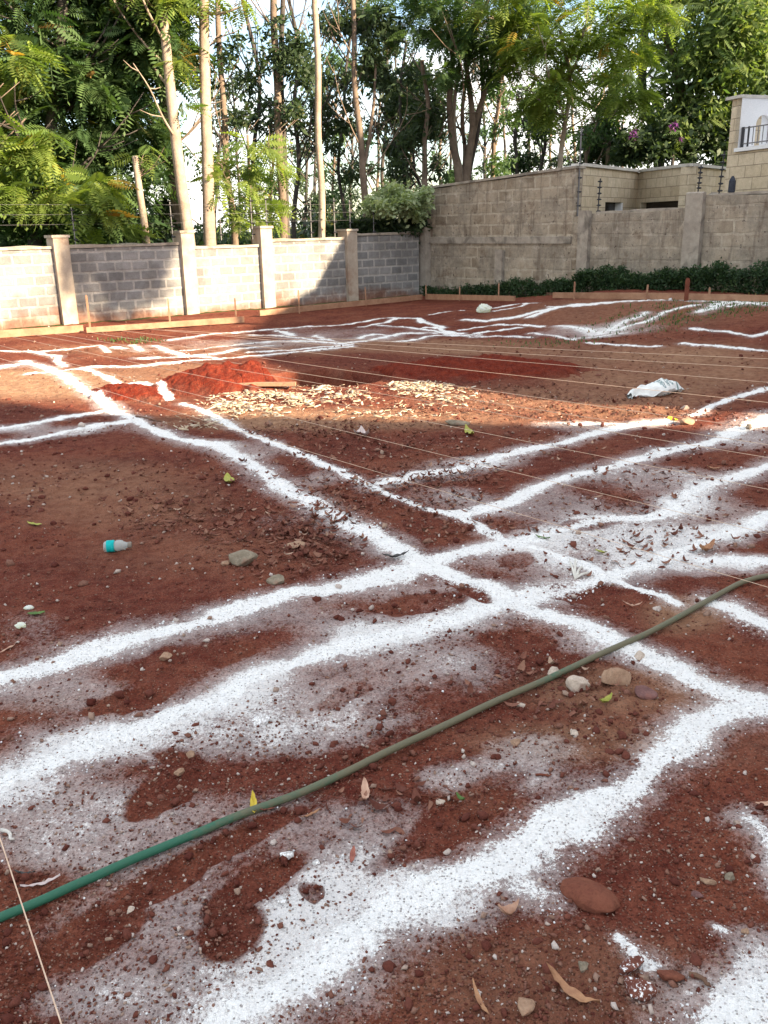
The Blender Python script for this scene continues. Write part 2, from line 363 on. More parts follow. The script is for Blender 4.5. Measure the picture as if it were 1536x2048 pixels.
def rough_mat(name, c1, c2, scale=12, rough=.9, spec=.1, b_d=.006, fine=90, stain=None):
    m, t, b = mat(name, rough=rough, spec=spec)
    co = t.nodes.new('ShaderNodeNewGeometry').outputs['Position']
    n = noise(t, scale, 6, .62, co); f = noise(t, fine, 3, .6, co)
    c = ramp(t, n, [(.3, c1), (.7, c2)])
    c = mixc(t, .35, c, mixc(t, 1, c, ramp(t, f, [(.3, (.5, .5, .5)), (.65, (1, 1, 1))]), 'MULTIPLY'))
    if stain:
        c = mixc(t, mrange(t, noise(t, stain[0], 5, .6, co, .4), .5, .66, 0, stain[1]), c, stain[2])
    t.links.new(c, b.inputs['Base Color'])
    bump(t, b, mth(t, 'ADD', n, mth(t, 'MULTIPLY', f, .4)), b_d, .8)
    return m
M_PILLAR = rough_mat('cement_render_pillar', (.34, .28, .22), (.47, .40, .32), 5, stain=(1.6, .6, (.22, .12, .075)))
M_CONC = rough_mat('weathered_concrete', (.28, .24, .20), (.44, .39, .32), 6, stain=(2.2, .6, (.07, .06, .05)))
M_WHITE = rough_mat('white_painted_plaster', (.76, .77, .78), (.84, .84, .84), 3, rough=.7, b_d=.001, stain=(1.5, .12, (.5, .5, .47)))
M_COPE = rough_mat('pale_coping', (.48, .45, .40), (.62, .59, .54), 5)
M_WOOD = rough_mat('raw_cypress_board', (.28, .15, .09), (.42, .25, .16), 7, rough=.75, stain=(3., .5, (.20, .09, .06)))
M_WOODD = rough_mat('old_dark_board', (.10, .055, .04), (.2, .12, .08), 7)
M_WOODR = rough_mat('reddish_brown_post', (.13, .04, .025), (.22, .08, .05), 7)
M_METAL = rough_mat('dull_steel', (.10, .10, .11), (.22, .21, .2), 30, rough=.5, spec=.5, b_d=.001)
M_BLACK = rough_mat('black_plastic', (.015, .015, .018), (.03, .03, .035), 30, rough=.5, spec=.4, b_d=.001)
M_GLASS = rough_mat('dark_window_opening', (.01, .009, .008), (.03, .022, .018), 3, rough=.25, spec=.5, b_d=.0005)
M_STRING = rough_mat('pale_sisal_string', (.60, .42, .30), (.78, .60, .45), 40, b_d=.001)
M_TILE = rough_mat('roof_tile', (.20, .08, .05), (.3, .13, .09), 6)
M_BARKP = rough_mat('pale_bark', (.27, .21, .16), (.42, .345, .27), 4, b_d=.02, stain=(2.5, .5, (.20, .14, .10)))
M_BARKB = rough_mat('brown_bark', (.15, .11, .085), (.27, .205, .155), 5, b_d=.02, stain=(2.5, .5, (.08, .06, .045)))
M_BARKD = rough_mat('dark_bark', (.05, .045, .042), (.11, .095, .085), 5, b_d=.02)

def leaf_material(name, ca, cb, cc, trans=.35):
    """ca..cb common tones, cc rare tone; the tone of each frond is its own attribute"""
    m = bpy.data.materials.new(name); m.use_nodes = True; t = m.node_tree
    b = t.nodes['Principled BSDF']; out = t.nodes['Material Output']
    tone = attr(t, 'tone')
    c = ramp(t, tone, [(0., ca), (.8, cb), (.93, cb), (1., cc)])
    t.links.new(c, b.inputs['Base Color']); b.inputs['Roughness'].default_value = .55; b.inputs['Specular IOR Level'].default_value = .25
    tr = t.nodes.new('ShaderNodeBsdfTranslucent')
    t.links.new(mixc(t, 1., c, (1.5, 1.6, .7), 'MULTIPLY'), tr.inputs[0])
    ms = t.nodes.new('ShaderNodeMixShader'); ms.inputs[0].default_value = trans
    t.links.new(b.outputs[0], ms.inputs[1]); t.links.new(tr.outputs[0], ms.inputs[2]); t.links.new(ms.outputs[0], out.inputs[0])
    return m
L_DEEP = leaf_material('deep_green_fronds', (.030, .070, .030), (.095, .155, .055), (.26, .15, .05), .40)
L_BRIGHT = leaf_material('yellow_green_fronds', (.075, .135, .035), (.22, .28, .065), (.40, .24, .05), .45)
L_DARK = leaf_material('dark_small_leaves', (.02, .04, .022), (.055, .085, .038), (.12, .12, .04), .3)
L_FINE = leaf_material('fresh_green_fine_leaves', (.055, .105, .04), (.16, .215, .07), (.24, .27, .07), .45)
L_PALE = leaf_material('pale_grey_green_leaves', (.19, .25, .13), (.37, .43, .26), (.3, .33, .2), .35)
L_HEDGE = leaf_material('dark_hedge_leaves', (.014, .035, .014), (.035, .07, .025), (.06, .09, .03), .2)
L_PURP = leaf_material('purple_bracts', (.10, .02, .13), (.17, .04, .2), (.2, .05, .2), .2)

def tone_material(name, stops, rough=.9, spec=.1, bd=.003, sc=60):
    m, t, b = mat(name, rough=rough, spec=spec)
    c = ramp(t, attr(t, 'tone'), stops)
    n = noise(t, sc, 4, .6, objco(t))
    c = mixc(t, .6, c, mixc(t, 1., c, ramp(t, n, [(.3, (.5, .5, .5)), (.65, (1, 1, 1))]), 'MULTIPLY'))
    t.links.new(c, b.inputs['Base Color']); bump(t, b, n, bd, .8)
    return m
M_GRAVEL = tone_material('soil_crumbs_and_pebbles', [(0, (.085, .022, .016)), (.45, (.17, .06, .042)), (.75, (.24, .125, .09)), (.92, (.36, .25, .19)), (1, (.55, .47, .42))], sc=150)
M_LITTER = tone_material('dry_leaf_litter', [(0, (.11, .04, .03)), (.5, (.19, .075, .052)), (.85, (.30, .16, .11)), (1, (.48, .35, .26))])
M_CHIP = tone_material('fresh_wood_chips', [(0, (.36, .25, .16)), (.5, (.58, .48, .34)), (1, (.74, .66, .52))])

# ---------------------------------------------------------------- object helpers
def mobj(name, V, F, m, parent=None, smooth=False, attrs=None, uv=None):
    me = bpy.data.meshes.new(name)
    V = np.asarray(V, np.float32)
    if isinstance(F, np.ndarray):
        n, k = F.shape
        me.vertices.add(len(V)); me.vertices.foreach_set('co', V.ravel())
        me.loops.add(n*k); me.polygons.add(n)
        me.loops.foreach_set('vertex_index', F.astype(np.int32).ravel())
        me.polygons.foreach_set('loop_start', np.arange(0, n*k, k, dtype=np.int32))
        me.update(calc_edges=True)
    else:
        me.from_pydata([tuple(map(float, v)) for v in V], [], F)
    if smooth: me.polygons.foreach_set('use_smooth', np.ones(len(me.polygons), bool))
    for k, a in (attrs or {}).items():
        at_ = me.attributes.new(k, 'FLOAT', 'POINT'); at_.data.foreach_set('value', np.asarray(a, np.float32))
    if uv is not None:
        l = me.uv_layers.new(name='UVMap'); l.data.foreach_set('uv', np.asarray(uv, np.float32).ravel())
    me.materials.append(m)
    o = bpy.data.objects.new(name, me); COL.objects.link(o)
    if parent is not None: o.parent = parent
    return o
def tag(o, label=None, cat=None, group=None, kind=None):
    if label: o['label'] = label
    if cat: o['category'] = cat
    if group: o['group'] = group
    if kind: o['kind'] = kind
    return o
def empty(name, loc=(0, 0, 0), label=None, cat=None, group=None):
    o = bpy.data.objects.new(name, None); o.location = loc; o.empty_display_size = .1; COL.objects.link(o)
    return tag(o, label, cat, group)
def rel(V, loc): return np.asarray(V, float)-np.asarray(loc, float)

def prism(a, b, z0, z1, th, off=0.0, ztilt=None):
    """upright slab from plan point a to b, thickness th (centred + off to the left), returns V, F, UV in metres"""
    a = np.array(a, float); b = np.array(b, float); d = b-a; L = np.linalg.norm(d); d /= L; n = np.array([-d[1], d[0]])
    z1a, z1b = (z1, z1) if not isinstance(z1, tuple) else z1
    c = [a+n*(off-th/2), b+n*(off-th/2), b+n*(off+th/2), a+n*(off+th/2)]
    V = [(*c[0], z0), (*c[1], z0), (*c[2], z0), (*c[3], z0), (*c[0], z1a), (*c[1], z1b), (*c[2], z1b), (*c[3], z1a)]
    F = [(0, 1, 5, 4), (1, 2, 6, 5), (2, 3, 7, 6), (3, 0, 4, 7), (4, 5, 6, 7), (3, 2, 1, 0)]
    s0 = a[0]*d[0]+a[1]*d[1]
    UV = [(s0, z0), (s0+L, z0), (s0+L, z1b), (s0, z1a), (s0+L, z0), (s0+L+th, z0), (s0+L+th, z1b), (s0+L, z1b),
          (s0+L, z0), (s0, z0), (s0, z1a), (s0+L, z1b), (s0-th, z0), (s0, z0), (s0, z1a), (s0-th, z1a),
          (s0, z1a), (s0+L, z1b), (s0+L, z1b+th), (s0, z1a+th), (s0, z0), (s0+L, z0), (s0+L, z0-th), (s0, z0-th)]
    return V, F, UV
def slab(name, a, b, z0, z1, th, m, parent=None, off=0.0):
    V, F, UV = prism(a, b, z0, z1, th, off)
    return mobj(name, V, F, m, parent, uv=UV)
def rslab(name, a, b, z0, z1, th, m, parent=None, off=0.0, amp=.01, step=.12, seed=0):
    """slab with slightly uneven faces and edges (old masonry)"""
    a = np.array(a, float); b = np.array(b, float); d = b-a; L = np.linalg.norm(d); d /= L; n = np.array([-d[1], d[0]])
    z1a, z1b = (z1, z1) if not isinstance(z1, tuple) else z1
    nx = max(2, int(L/step)); nzv = max(2, int((max(z1a, z1b)-z0)/step)); nt = 2
    s = np.linspace(0, L, nx+1); q = np.linspace(0, 1, nzv+1)
    V = []; F = []; UV = []; s0 = a@d
    def sheet(fn, nu, nv, flip):
        o = len(V)
        for j in range(nv+1):
            for i in range(nu+1): V.append(fn(i, j))
        for j in range(nv):
            for i in range(nu):
                f = [o+j*(nu+1)+i, o+j*(nu+1)+i+1, o+(j+1)*(nu+1)+i+1, o+(j+1)*(nu+1)+i]
                if flip: f = f[::-1]
                F.append(tuple(f))
                for k in f:
                    v = V[k]; UV.append((s0+(v[0]-a[0])*d[0]+(v[1]-a[1])*d[1]+((v[0]-a[0])*n[0]+(v[1]-a[1])*n[1]), v[2]))
    def pt(sv, zt, tv):
        ztop = z1a+(z1b-z1a)*sv/L
        z = z0+(ztop-z0)*zt
        j = amp*(2*fbm(np.array([sv*3+seed*7.7]), np.array([z*3+tv*5.0]), 51, 3)[0]-1)
        j2 = amp*1.2*(2*vnoise(np.array([sv*2.3+seed]), np.array([tv*3.]), 52)[0]-1)*(1 if zt > .999 else 0)
        p = a+d*sv+n*(off+(tv-.5)*(th+2*j))
        return (p[0], p[1], z+j2)
    sheet(lambda i, j: pt(s[i], q[j], 0), nx, nzv, False)
    sheet(lambda i, j: pt(s[i], q[j], 1), nx, nzv, True)
    sheet(lambda i, j: pt(s[i], 1, j/nt), nx, nt, False)
    sheet(lambda i, j: pt(0, q[j], i/nt), nt, nzv, True)
    sheet(lambda i, j: pt(L, q[j], i/nt), nt, nzv, False)
    return mobj(name, V, F, m, parent, uv=UV)

def tube(pts, rad, seg=8, cap=True):
    pts = np.asarray(pts, float); n = len(pts); rad = np.broadcast_to(np.asarray(rad, float), (n,))
    T = np.gradient(pts, axis=0); T /= np.linalg.norm(T, axis=1)[:, None]+1e-9
    ref = np.array([0, 0, 1.0]) if abs(T[0][2]) < .8 else np.array([1.0, 0, 0])
    A = np.cross(T, ref); A /= np.linalg.norm(A, axis=1)[:, None]+1e-9; B = np.cross(T, A)
    th = np.linspace(0, 2*math.pi, seg, endpoint=False)
    V = (pts[:, None]+rad[:, None, None]*(np.cos(th)[None, :, None]*A[:, None]+np.sin(th)[None, :, None]*B[:, None])).reshape(-1, 3)
    i = np.arange(n-1)[:, None]*seg; j = np.arange(seg)[None]; k = (j+1) % seg
    F = np.stack((i+j, i+k, i+seg+k, i+seg+j), -1).reshape(-1, 4)
    if cap:
        V = np.vstack((V, pts[0], pts[-1])); c0 = n*seg
        F = np.vstack((F, np.array([[c0, (q+1) % seg, q, q] for q in range(seg)]), np.array([[c0+1, (n-1)*seg+q, (n-1)*seg+(q+1) % seg, (n-1)*seg+(q+1) % seg] for q in range(seg)])))
        F = [tuple(dict.fromkeys(f)) for f in F.tolist()]
    return V, F
def spline(pts, k=6):
    p = np.asarray(pts, float); out = []
    q = np.vstack((2*p[0]-p[1], p, 2*p[-1]-p[-2]))
    for i in range(1, len(q)-2):
        for t in np.linspace(0, 1, k, endpoint=False):
            out.append(.5*((2*q[i])+(-q[i-1]+q[i+1])*t+(2*q[i-1]-5*q[i]+4*q[i+1]-q[i+2])*t*t+(-q[i-1]+3*q[i]-3*q[i+1]+q[i+2])*t**3))
    out.append(p[-1]); return np.array(out)
def merge(parts):
    V = []; F = []; o = 0
    for v, f in parts:
        V.append(np.asarray(v)); F += [tuple(int(i)+o for i in q) for q in (f.tolist() if isinstance(f, np.ndarray) else f)]; o += len(v)
    return np.vstack(V), F
def inst(TV, TF, R, T, tone):
    """many copies of a small template joined into one mesh"""
    n = len(T); V = (np.einsum('nij,kj->nki', R, TV)+T[:, None]).reshape(-1, 3)
    F = (np.asarray(TF)[None]+(np.arange(n)*len(TV))[:, None, None]).reshape(-1, len(TF[0]))
    return V, F, np.repeat(tone, len(TV))
def rotz(a):
    c, s = np.cos(a), np.sin(a); z = np.zeros_like(a); o = np.ones_like(a)
    return np.stack((np.stack((c, -s, z), -1), np.stack((s, c, z), -1), np.stack((z, z, o), -1)), -2)
def rotx(a):
    c, s = np.cos(a), np.sin(a); z = np.zeros_like(a); o = np.ones_like(a)
    return np.stack((np.stack((o, z, z), -1), np.stack((z, c, -s), -1), np.stack((z, s, c), -1)), -2)
def roty(a):
    c, s = np.cos(a), np.sin(a); z = np.zeros_like(a); o = np.ones_like(a)
    return np.stack((np.stack((c, z, s), -1), np.stack((z, o, z), -1), np.stack((-s, z, c), -1)), -2)

# ---------------------------------------------------------------- the ground
def dry_map(X, Y):
    # bare trampled sandy topsoil on the far left and around the chips, browner pebbly patches
    n = fbm(X*1.1, Y*1.1, 61, 4)
    out = np.zeros_like(X)
    for (cx, cy, ax, ay, s) in [(90,765,260,38,.95),(350,745,170,25,.6),(330,700,300,14,.35),(700,838,420,24,.75),(500,830,160,22,.7),(1130,800,330,34,.45),
                                (1250,1380,230,60,.35),(1150,1480,240,50,.35),(1370,1230,90,40,.6),(150,960,260,60,.3),(250,1000,220,70,.25),(1000,700,520,14,.55),(1320,740,260,60,.6),(880,690,420,14,.5),(1200,820,200,25,.5),(560,695,200,16,.4),(1250,640,300,30,.35),(1100,1960,330,120,.22),(400,1100,300,60,.12)]:
        c, A, R = ell_world((cx, cy, ax, ay))
        idx = np.nonzero((abs(X-c[0]) < R) & (abs(Y-c[1]) < R))[0]
        q = A@np.vstack((X[idx]-c[0], Y[idx]-c[1])); r = np.sqrt((q**2).sum(0))
        out[idx] = np.maximum(out[idx], s*sstep(1.3, .5, r)*(0.5+n[idx]))
    return np.clip(out, 0, 1)
def inside(X, Y): # inside both boundary walls
    dx = X-CORN[0]; dy = Y-CORN[1]
    return ((dx*ldir[0]+dy*ldir[1]) < -.25) & ((dx*rdir[0]+dy*rdir[1]) > .25)
def build_ground():
    a1 = np.linspace(-math.radians(33), math.radians(33), 800)
    a2 = np.linspace(math.radians(33), math.radians(327), 90)[1:-1]
    A = np.concatenate((a1, a2)); na = len(A)
    R = np.concatenate((np.linspace(.15, 1.15, 12), np.geomspace(1.2, 27, 900), np.geomspace(28, 900, 30)))
    nr = len(R)
    AA, RR = np.meshgrid(A, R); X = (RR*np.sin(AA)).ravel(); Y = (RR*np.cos(AA)).ravel()
    core, veil, scr = lime(X, Y)
    Z = full_h(X, Y)+core*.006*(.5+vnoise(X*40, Y*40, 71))-scr*.012*(.6+.8*vnoise(X*9, Y*9, 72))
    V = np.vstack((np.stack((X, Y, Z), -1), [0, 0, hz(0, .05)]))
    i = (np.arange(nr-1)*na)[:, None]; j = np.arange(na)[None]; k = (j+1) % na
    F = np.stack((i+j, i+na+j, i+na+k, i+k), -1).reshape(-1, 4)
    dry = dry_map(X, Y)
    z1 = lambda a: np.append(a, 0)
    F0 = F
    o = mobj('ground', V, F0, M_SOIL, smooth=True, attrs={'core': z1(core), 'veil': z1(veil), 'dry': z1(dry), 'fresh': z1(0*X), 'green': z1(1-inside(X, Y)*1.0)})
    tag(o, 'red laterite earth of the building plot dusted with lime', None, None, 'structure')
build_ground()

# heaps of dug soil
def heap(cx, cy, rx, ry, hh, rot, label, seed):
    c = gnd(cx, cy)
    nu, nv = 170, 130
    U, W = np.meshgrid(np.linspace(-1.05, 1.05, nu), np.linspace(-1.05, 1.05, nv)); U = U.ravel(); W = W.ravel()
    a = math.radians(rot); x = U*rx; y = W*ry
    X = c[0]+x*math.cos(a)-y*math.sin(a); Y = c[1]+x*math.sin(a)+y*math.cos(a)
    r = np.sqrt(U*U+W*W)+.35*(fbm(X*2.4+seed, Y*2.4, 81, 3)-.5)
    Hh = hh*np.clip(1-r*r, -0.25, 1)**1.0 if False else hh*np.where(r < 1, (1-np.clip(r, 0, 1)**1.7)**1.1, -.3*(r-1))
    Hh = Hh*(0.75+.5*fbm(X*3+seed, Y*3, 82, 2))
    lump = .085*(fbm(X*9, Y*9, 83+seed, 4)-.5)+.02*np.clip(vnoise(X*22, Y*22, 84)-.6, 0, 1)
    Z = macro(X, Y)+.05*(fbm(X*0.45, Y*0.45, 3, 3)-0.5)+Hh-.6*sstep(1.1, .8, np.sqrt(((X-PITC[0])/0.72)**2+((Y-PITC[1]-0.15)/0.62)**2))+lump*sstep(1.05, .8, r)-.012-.06*sstep(1.0, 1.15, r)
    i = (np.arange(nv-1)*nu)[:, None]; j = np.arange(nu-1)[None]
    F = np.stack((i+j, i+j+1, i+nu+j+1, i+nu+j), -1).reshape(-1, 4)
    core, veil, scr = lime(X, Y)
    o = mobj('soil_heap', rel(np.stack((X, Y, Z), -1), (c[0], c[1], 0)), F, M_SOIL, smooth=True,
             attrs={'core': core, 'veil': veil*.4, 'dry': 0*X, 'fresh': sstep(1.02, .72, r+.3*(vnoise(X*6, Y*6, 88)-.5))})
    o.location = (c[0], c[1], 0)
    tag(o, label, 'soil heap')
heap(455, 772, .95, .62, .27, 8, 'sunlit orange-red heap of freshly dug soil behind the wood chips', 1)
heap(262, 790, .62, .34, .12, -25, 'small low red soil heap crossed by a lime line, left of the larger sunlit heap', 2)
heap(940, 742, 1.45, .72, .17, 2, 'wide low dark red heap of dug soil in the shade, right of the pit', 3)

# loose stuff on the ground ------------------------------------------------
def ico():
    p = (1+5**.5)/2
    v = np.array([(-1, p, 0), (1, p, 0), (-1, -p, 0), (1, -p, 0), (0, -1, p), (0, 1, p), (0, -1, -p), (0, 1, -p), (p, 0, -1), (p, 0, 1), (-p, 0, -1), (-p, 0, 1)], float)
    v /= np.linalg.norm(v[0])
    f = [(0, 11, 5), (0, 5, 1), (0, 1, 7), (0, 7, 10), (0, 10, 11), (1, 5, 9), (5, 11, 4), (11, 10, 2), (10, 7, 6), (7, 1, 8), (3, 9, 4), (3, 4, 2), (3, 2, 6), (3, 6, 8), (3, 8, 9), (4, 9, 5), (2, 4, 11), (6, 2, 10), (8, 6, 7), (9, 8, 1)]
    return v, np.array(f)
IV, IF = ico()
def view_scatter(n, y0=600, y1=2120, power=1.0):
    """ground points spread over the visible plot, denser near the viewer"""
    px = RNG.uniform(-250, 1786, n); py = y0+(y1-y0)*RNG.random(n)**power
    d = fw[None]+rt[None]*((px-768)/FPX)[:, None]+up[None]*((1024-py)/FPX)[:, None]
    t = -H/d[:, 2]; return d[:, 0]*t, d[:, 1]*t
def random_rot(n): return rotz(RNG.uniform(0, 6.28, n))@rotx(RNG.uniform(0, 6.28, n))
def gravel():
    parts = []
    for k in range(3):
        n = 17000
        X, Y = view_scatter(n, 640, 2120, .9)
        keep = inside(X, Y) & (fbm(X*1.6, Y*1.6, 91, 3) > RNG.uniform(.22, .75, n)); X = X[keep]; Y = Y[keep]; n = len(X)
        r = np.hypot(X, Y)
        s = (.0017+.0040*RNG.random(n)**2.2+.009*(RNG.random(n) > .965)*RNG.random(n))*np.clip(r/1.9, 1, 4.0)**.8
        TV = IV*np.array([1, .8, .62])*(1+.35*RNG.standard_normal((12, 1)))
        c, v, q = lime(X, Y)
        tone = np.clip(.1+RNG.beta(1.6, 1.8, n)+.25*(c > .5)+.5*(RNG.random(n) > .988), 0, 1)
        keep = RNG.random(n) < np.where(c > .5, .16, 1-.55*v)
        X, Y, s, tone, n = X[keep], Y[keep], s[keep], tone[keep], keep.sum()
        R = random_rot(n)*s[:, None, None]
        T = np.stack((X, Y, full_h(X, Y)+s*.35), -1)
        parts.append(inst(TV, IF, R, T, tone))
    o = 0; V = []; F = []; A = []
    for v, f, a in parts: V.append(v); F.append(f+o); A.append(a); o += len(v)
    ob = mobj('gravel', np.vstack(V), np.vstack(F), M_GRAVEL, attrs={'tone': np.concatenate(A)})
    tag(ob, 'loose crumbs and small pebbles scattered over the red earth', 'gravel', None, 'stuff')
gravel()

def lime_granules():
    X, Y = view_scatter(60000, 700, 2120, 1.0); c, v, q = lime(X, Y); n = len(X)
    k = inside(X, Y) & (RNG.random(n) < np.where((c > .06) & (c < .55), .42, .02*(v > .15))); X = X[k]; Y = Y[k]; n = len(X)
    r = np.hypot(X, Y); s = (.0012+.0030*RNG.random(n)**3)*np.clip(r/1.9, 1, 3.5)**.7
    TV = IV*np.array([1, .85, .7])*(1+.2*RNG.standard_normal((12, 1)))
    V, F, A = inst(TV, IF, random_rot(n)*s[:, None, None], np.stack((X, Y, full_h(X, Y)+s*.6), -1), RNG.random(n))
    m = rough_mat('lime_powder_lumps', (.72, .73, .73), (.85, .86, .86), 60, b_d=.001)
    tag(mobj('lime_granules', V, F, m), 'small white lumps of lime along the edges of the powder lines', 'lime lumps', None, 'stuff')
lime_granules()
def clods():
    X, Y = view_scatter(6500, 640, 2120, .9); n = len(X); c, v, q = lime(X, Y)
    k = inside(X, Y) & (fbm(X*.9, Y*.9, 97, 3) > RNG.uniform(.42, .70, n)) & (c < .2) & (RNG.random(n) > 1.6*v); X = X[k]; Y = Y[k]; n = len(X)
    r = np.hypot(X, Y); s = (.003+.012*RNG.random(n)**4)*np.clip(r/2.2, 1, 2.4)**.7
    TV, TF = CLODV, SF2
    V, F, A = inst(TV, TF, random_rot(n)*s[:, None, None], np.stack((X, Y, full_h(X, Y)+s*.15), -1), .02+.33*RNG.random(n))
    tag(mobj('soil_clods', V, F, M_GRAVEL, attrs={'tone': A}), 'small red clods of dug earth scattered over the plot', 'soil clods', None, 'stuff')
def sphere2():
    import bmesh
    bm = bmesh.new(); bmesh.ops.create_icosphere(bm, subdivisions=2, radius=1)
    V = np.array([v.co[:] for v in bm.verts]); F = np.array([[v.index for v in f.verts] for f in bm.faces]); bm.free(); return V, F
CLODV, SF2 = sphere2(); CLODV = CLODV*np.array([1.1, .9, .7])*(.45+1.1*fbm(CLODV[:, 0]*2.6+CLODV[:, 2]*1.7+9, CLODV[:, 1]*2.6-CLODV[:, 2]*1.3, 5, 3))[:, None]
clods()
def leaf_template(nl=5, curl=.25, cup=.15, wid=.28):
    V = []; F = []
    for i in range(nl+1):
        t = i/nl; w = wid*math.sin(math.pi*min(1, max(.0, t*.93+.04)))**.8; x = t-.5; z = curl*(t-.5)**2*2
        V += [(x, -w, z+cup*w), (x, 0, z), (x, w, z+cup*w)]
    for i in range(nl):
        a = i*3; F += [(a, a+1, a+4, a+3), (a+1, a+2, a+5, a+4)]
    return np.array(V), np.array(F)
def scatter_px(spots):
    X = []; Y = []
    for cx, cy, ax, ay, n in spots:
        r = np.sqrt(RNG.random(n))*(.75+.5*RNG.random(n)); a = RNG.uniform(0, 6.28, n)
        px = cx+ax*r*np.cos(a); py = cy+ay*r*np.sin(a)
        d = fw[None]+rt[None]*((px-768)/FPX)[:, None]+up[None]*((1024-py)/FPX)[:, None]
        t = -H/d[:, 2]; X.append(d[:, 0]*t); Y.append(d[:, 1]*t)
    return np.concatenate(X), np.concatenate(Y)
def litter():
    parts = []
    spots = [(480,1040,230,45,220),(640,1080,90,50,90),(760,880,220,35,150),(830,990,150,40,110),(900,950,120,25,70),(680,1000,70,50,60),
             (1160,900,330,35,60),(1300,960,160,25,45),(1250,790,280,35,150),(930,800,260,40,260),(1350,1080,130,30,24),(640,860,160,18,90),
             (1100,1370,160,50,22),(1000,1330,0,0,0),(780,1600,120,60,10),(350,960,260,60,60),(1150,730,330,25,160),(1250,830,250,14,110),
             (500,700,400,14,60),(1300,690,260,14,60),(760,940,250,60,110),(1000,1060,160,18,35),(550,1130,120,30,30),(1320,1010,160,25,24),(1220,1110,200,40,14)]
    for k in range(4):
        X, Y = scatter_px([(a, b, c, d, n//2+1) for a, b, c, d, n in spots if n])
        keep = inside(X, Y); X = X[keep]; Y = Y[keep]; n = len(X)
        TV, TF = leaf_template(4, [.5, -.6, .9, .2][k], [.3, .15, .5, -.2][k], [.2, .15, .24, .12][k])
        s = RNG.uniform(.022, .062, n)
        R = rotz(RNG.uniform(0, 6.28, n))@rotx(RNG.normal(0, .3, n))@roty(RNG.normal(0, .15, n))*s[:, None, None]
        T = np.stack((X, Y, full_h(X, Y)+.004+.008*RNG.random(n)), -1)
        parts.append(inst(TV, TF, R, T, RNG.beta(1.6, 2., n)))
    o = 0; V = []; F = []; A = []
    for v, f, a in parts: V.append(v); F.append(f+o); A.append(a); o += len(v)
    ob = mobj('leaf_litter', np.vstack(V), np.vstack(F), M_LITTER, attrs={'tone': np.concatenate(A)})
    tag(ob, 'dry brown fallen leaves scattered over the plot', 'leaf litter', None, 'stuff')
litter()
def chips(spots, label, n_mul=1):
    X, Y = scatter_px([(a, b, c, d, int(m*1.6)) for a, b, c, d, m in spots]); n = len(X); kp = RNG.random(n) < .25+.9*(fbm(X*5, Y*5, 95, 3) > .5); X = X[kp]; Y = Y[kp]; n = len(X)
    TV = np.array([(-.5, -.12, 0), (.5, -.08, 0), (.45, .1, 0), (-.45, .13, 0), (-.5, -.12, .035), (.5, -.08, .02), (.45, .1, .03), (-.45, .13, .035)])
    TF = np.array([(0, 1, 5, 4), (1, 2, 6, 5), (2, 3, 7, 6), (3, 0, 4, 7), (4, 5, 6, 7), (3, 2, 1, 0)])
    s = .018+.075*RNG.random(n)**2.2
    R = rotz(RNG.normal(0, 1.1, n))@rotx(RNG.normal(0, .4, n))@roty(RNG.normal(0, .22, n))*s[:, None, None]
    c = np.array([X.mean(), Y.mean()])
    T = np.stack((X, Y, full_h(X, Y)+.008+.022*RNG.random(n)*np.exp(-((X-c[0])**2)/1.0)), -1)
    V, F, A = inst(TV, TF, R, T, RNG.beta(2, 1.6, n))
    ob = mobj('wood_chips', V, F, M_CHIP, attrs={'tone': A})
    tag(ob, label, 'wood chips', None, 'stuff')
chips([(520,808,110,26,620),(620,795,110,20,520),(680,785,60,14,160),(470,800,60,14,150),(390,845,80,14,90)], 'sunlit spread of pale wood chips in front of the orange soil heap')
chips([(860,785,75,17,420),(840,775,60,10,160),(900,795,60,12,70)], 'smaller shaded spread of pale wood chips in front of the dark soil heap')
chips([(700,822,240,18,260),(950,815,130,14,60)], 'thin dusting of small wood splinters in the strip of sun')

def blades(name, spots, mt, label, h0, h1, kind='stuff', cat='grass'):
    X, Y = scatter_px(spots); k = inside(X, Y); X = X[k]; Y = Y[k]; n = len(X)
    TV = np.array([(-.05, 0, 0), (.05, 0, 0), (.04, .15, .6), (-.04, .15, .6), (0, .4, 1.0)])
    TF = np.array([(0, 1, 2, 3), (3, 2, 4, 4)])
    V1 = TV; F1 = np.array([(0, 1, 2, 3)])
    s = RNG.uniform(h0, h1, n)
    TV = np.array([(-.22, 0, 0), (.22, 0, 0), (.12, .6, .8), (-.1, .6, .8)])
    R = rotz(RNG.uniform(0, 6.28, n))@rotx(RNG.normal(0, .3, n))*s[:, None, None]
    V, F, A = inst(TV, F1, R, np.stack((X, Y, full_h(X, Y)-.005), -1), RNG.random(n))
    tag(mobj(name, V, F, mt, attrs={'tone': A}), label, cat, None, kind)
blades('grass', [(1400,660,160,14,800),(1280,672,120,12,350),(1480,655,90,14,450),(1250,612,200,6,400),(1450,612,120,8,600),(270,682,60,6,250),(1100,690,120,8,160)], L_DEEP, 'short sparse green grass and weeds at the far right of the plot', .015, .055)

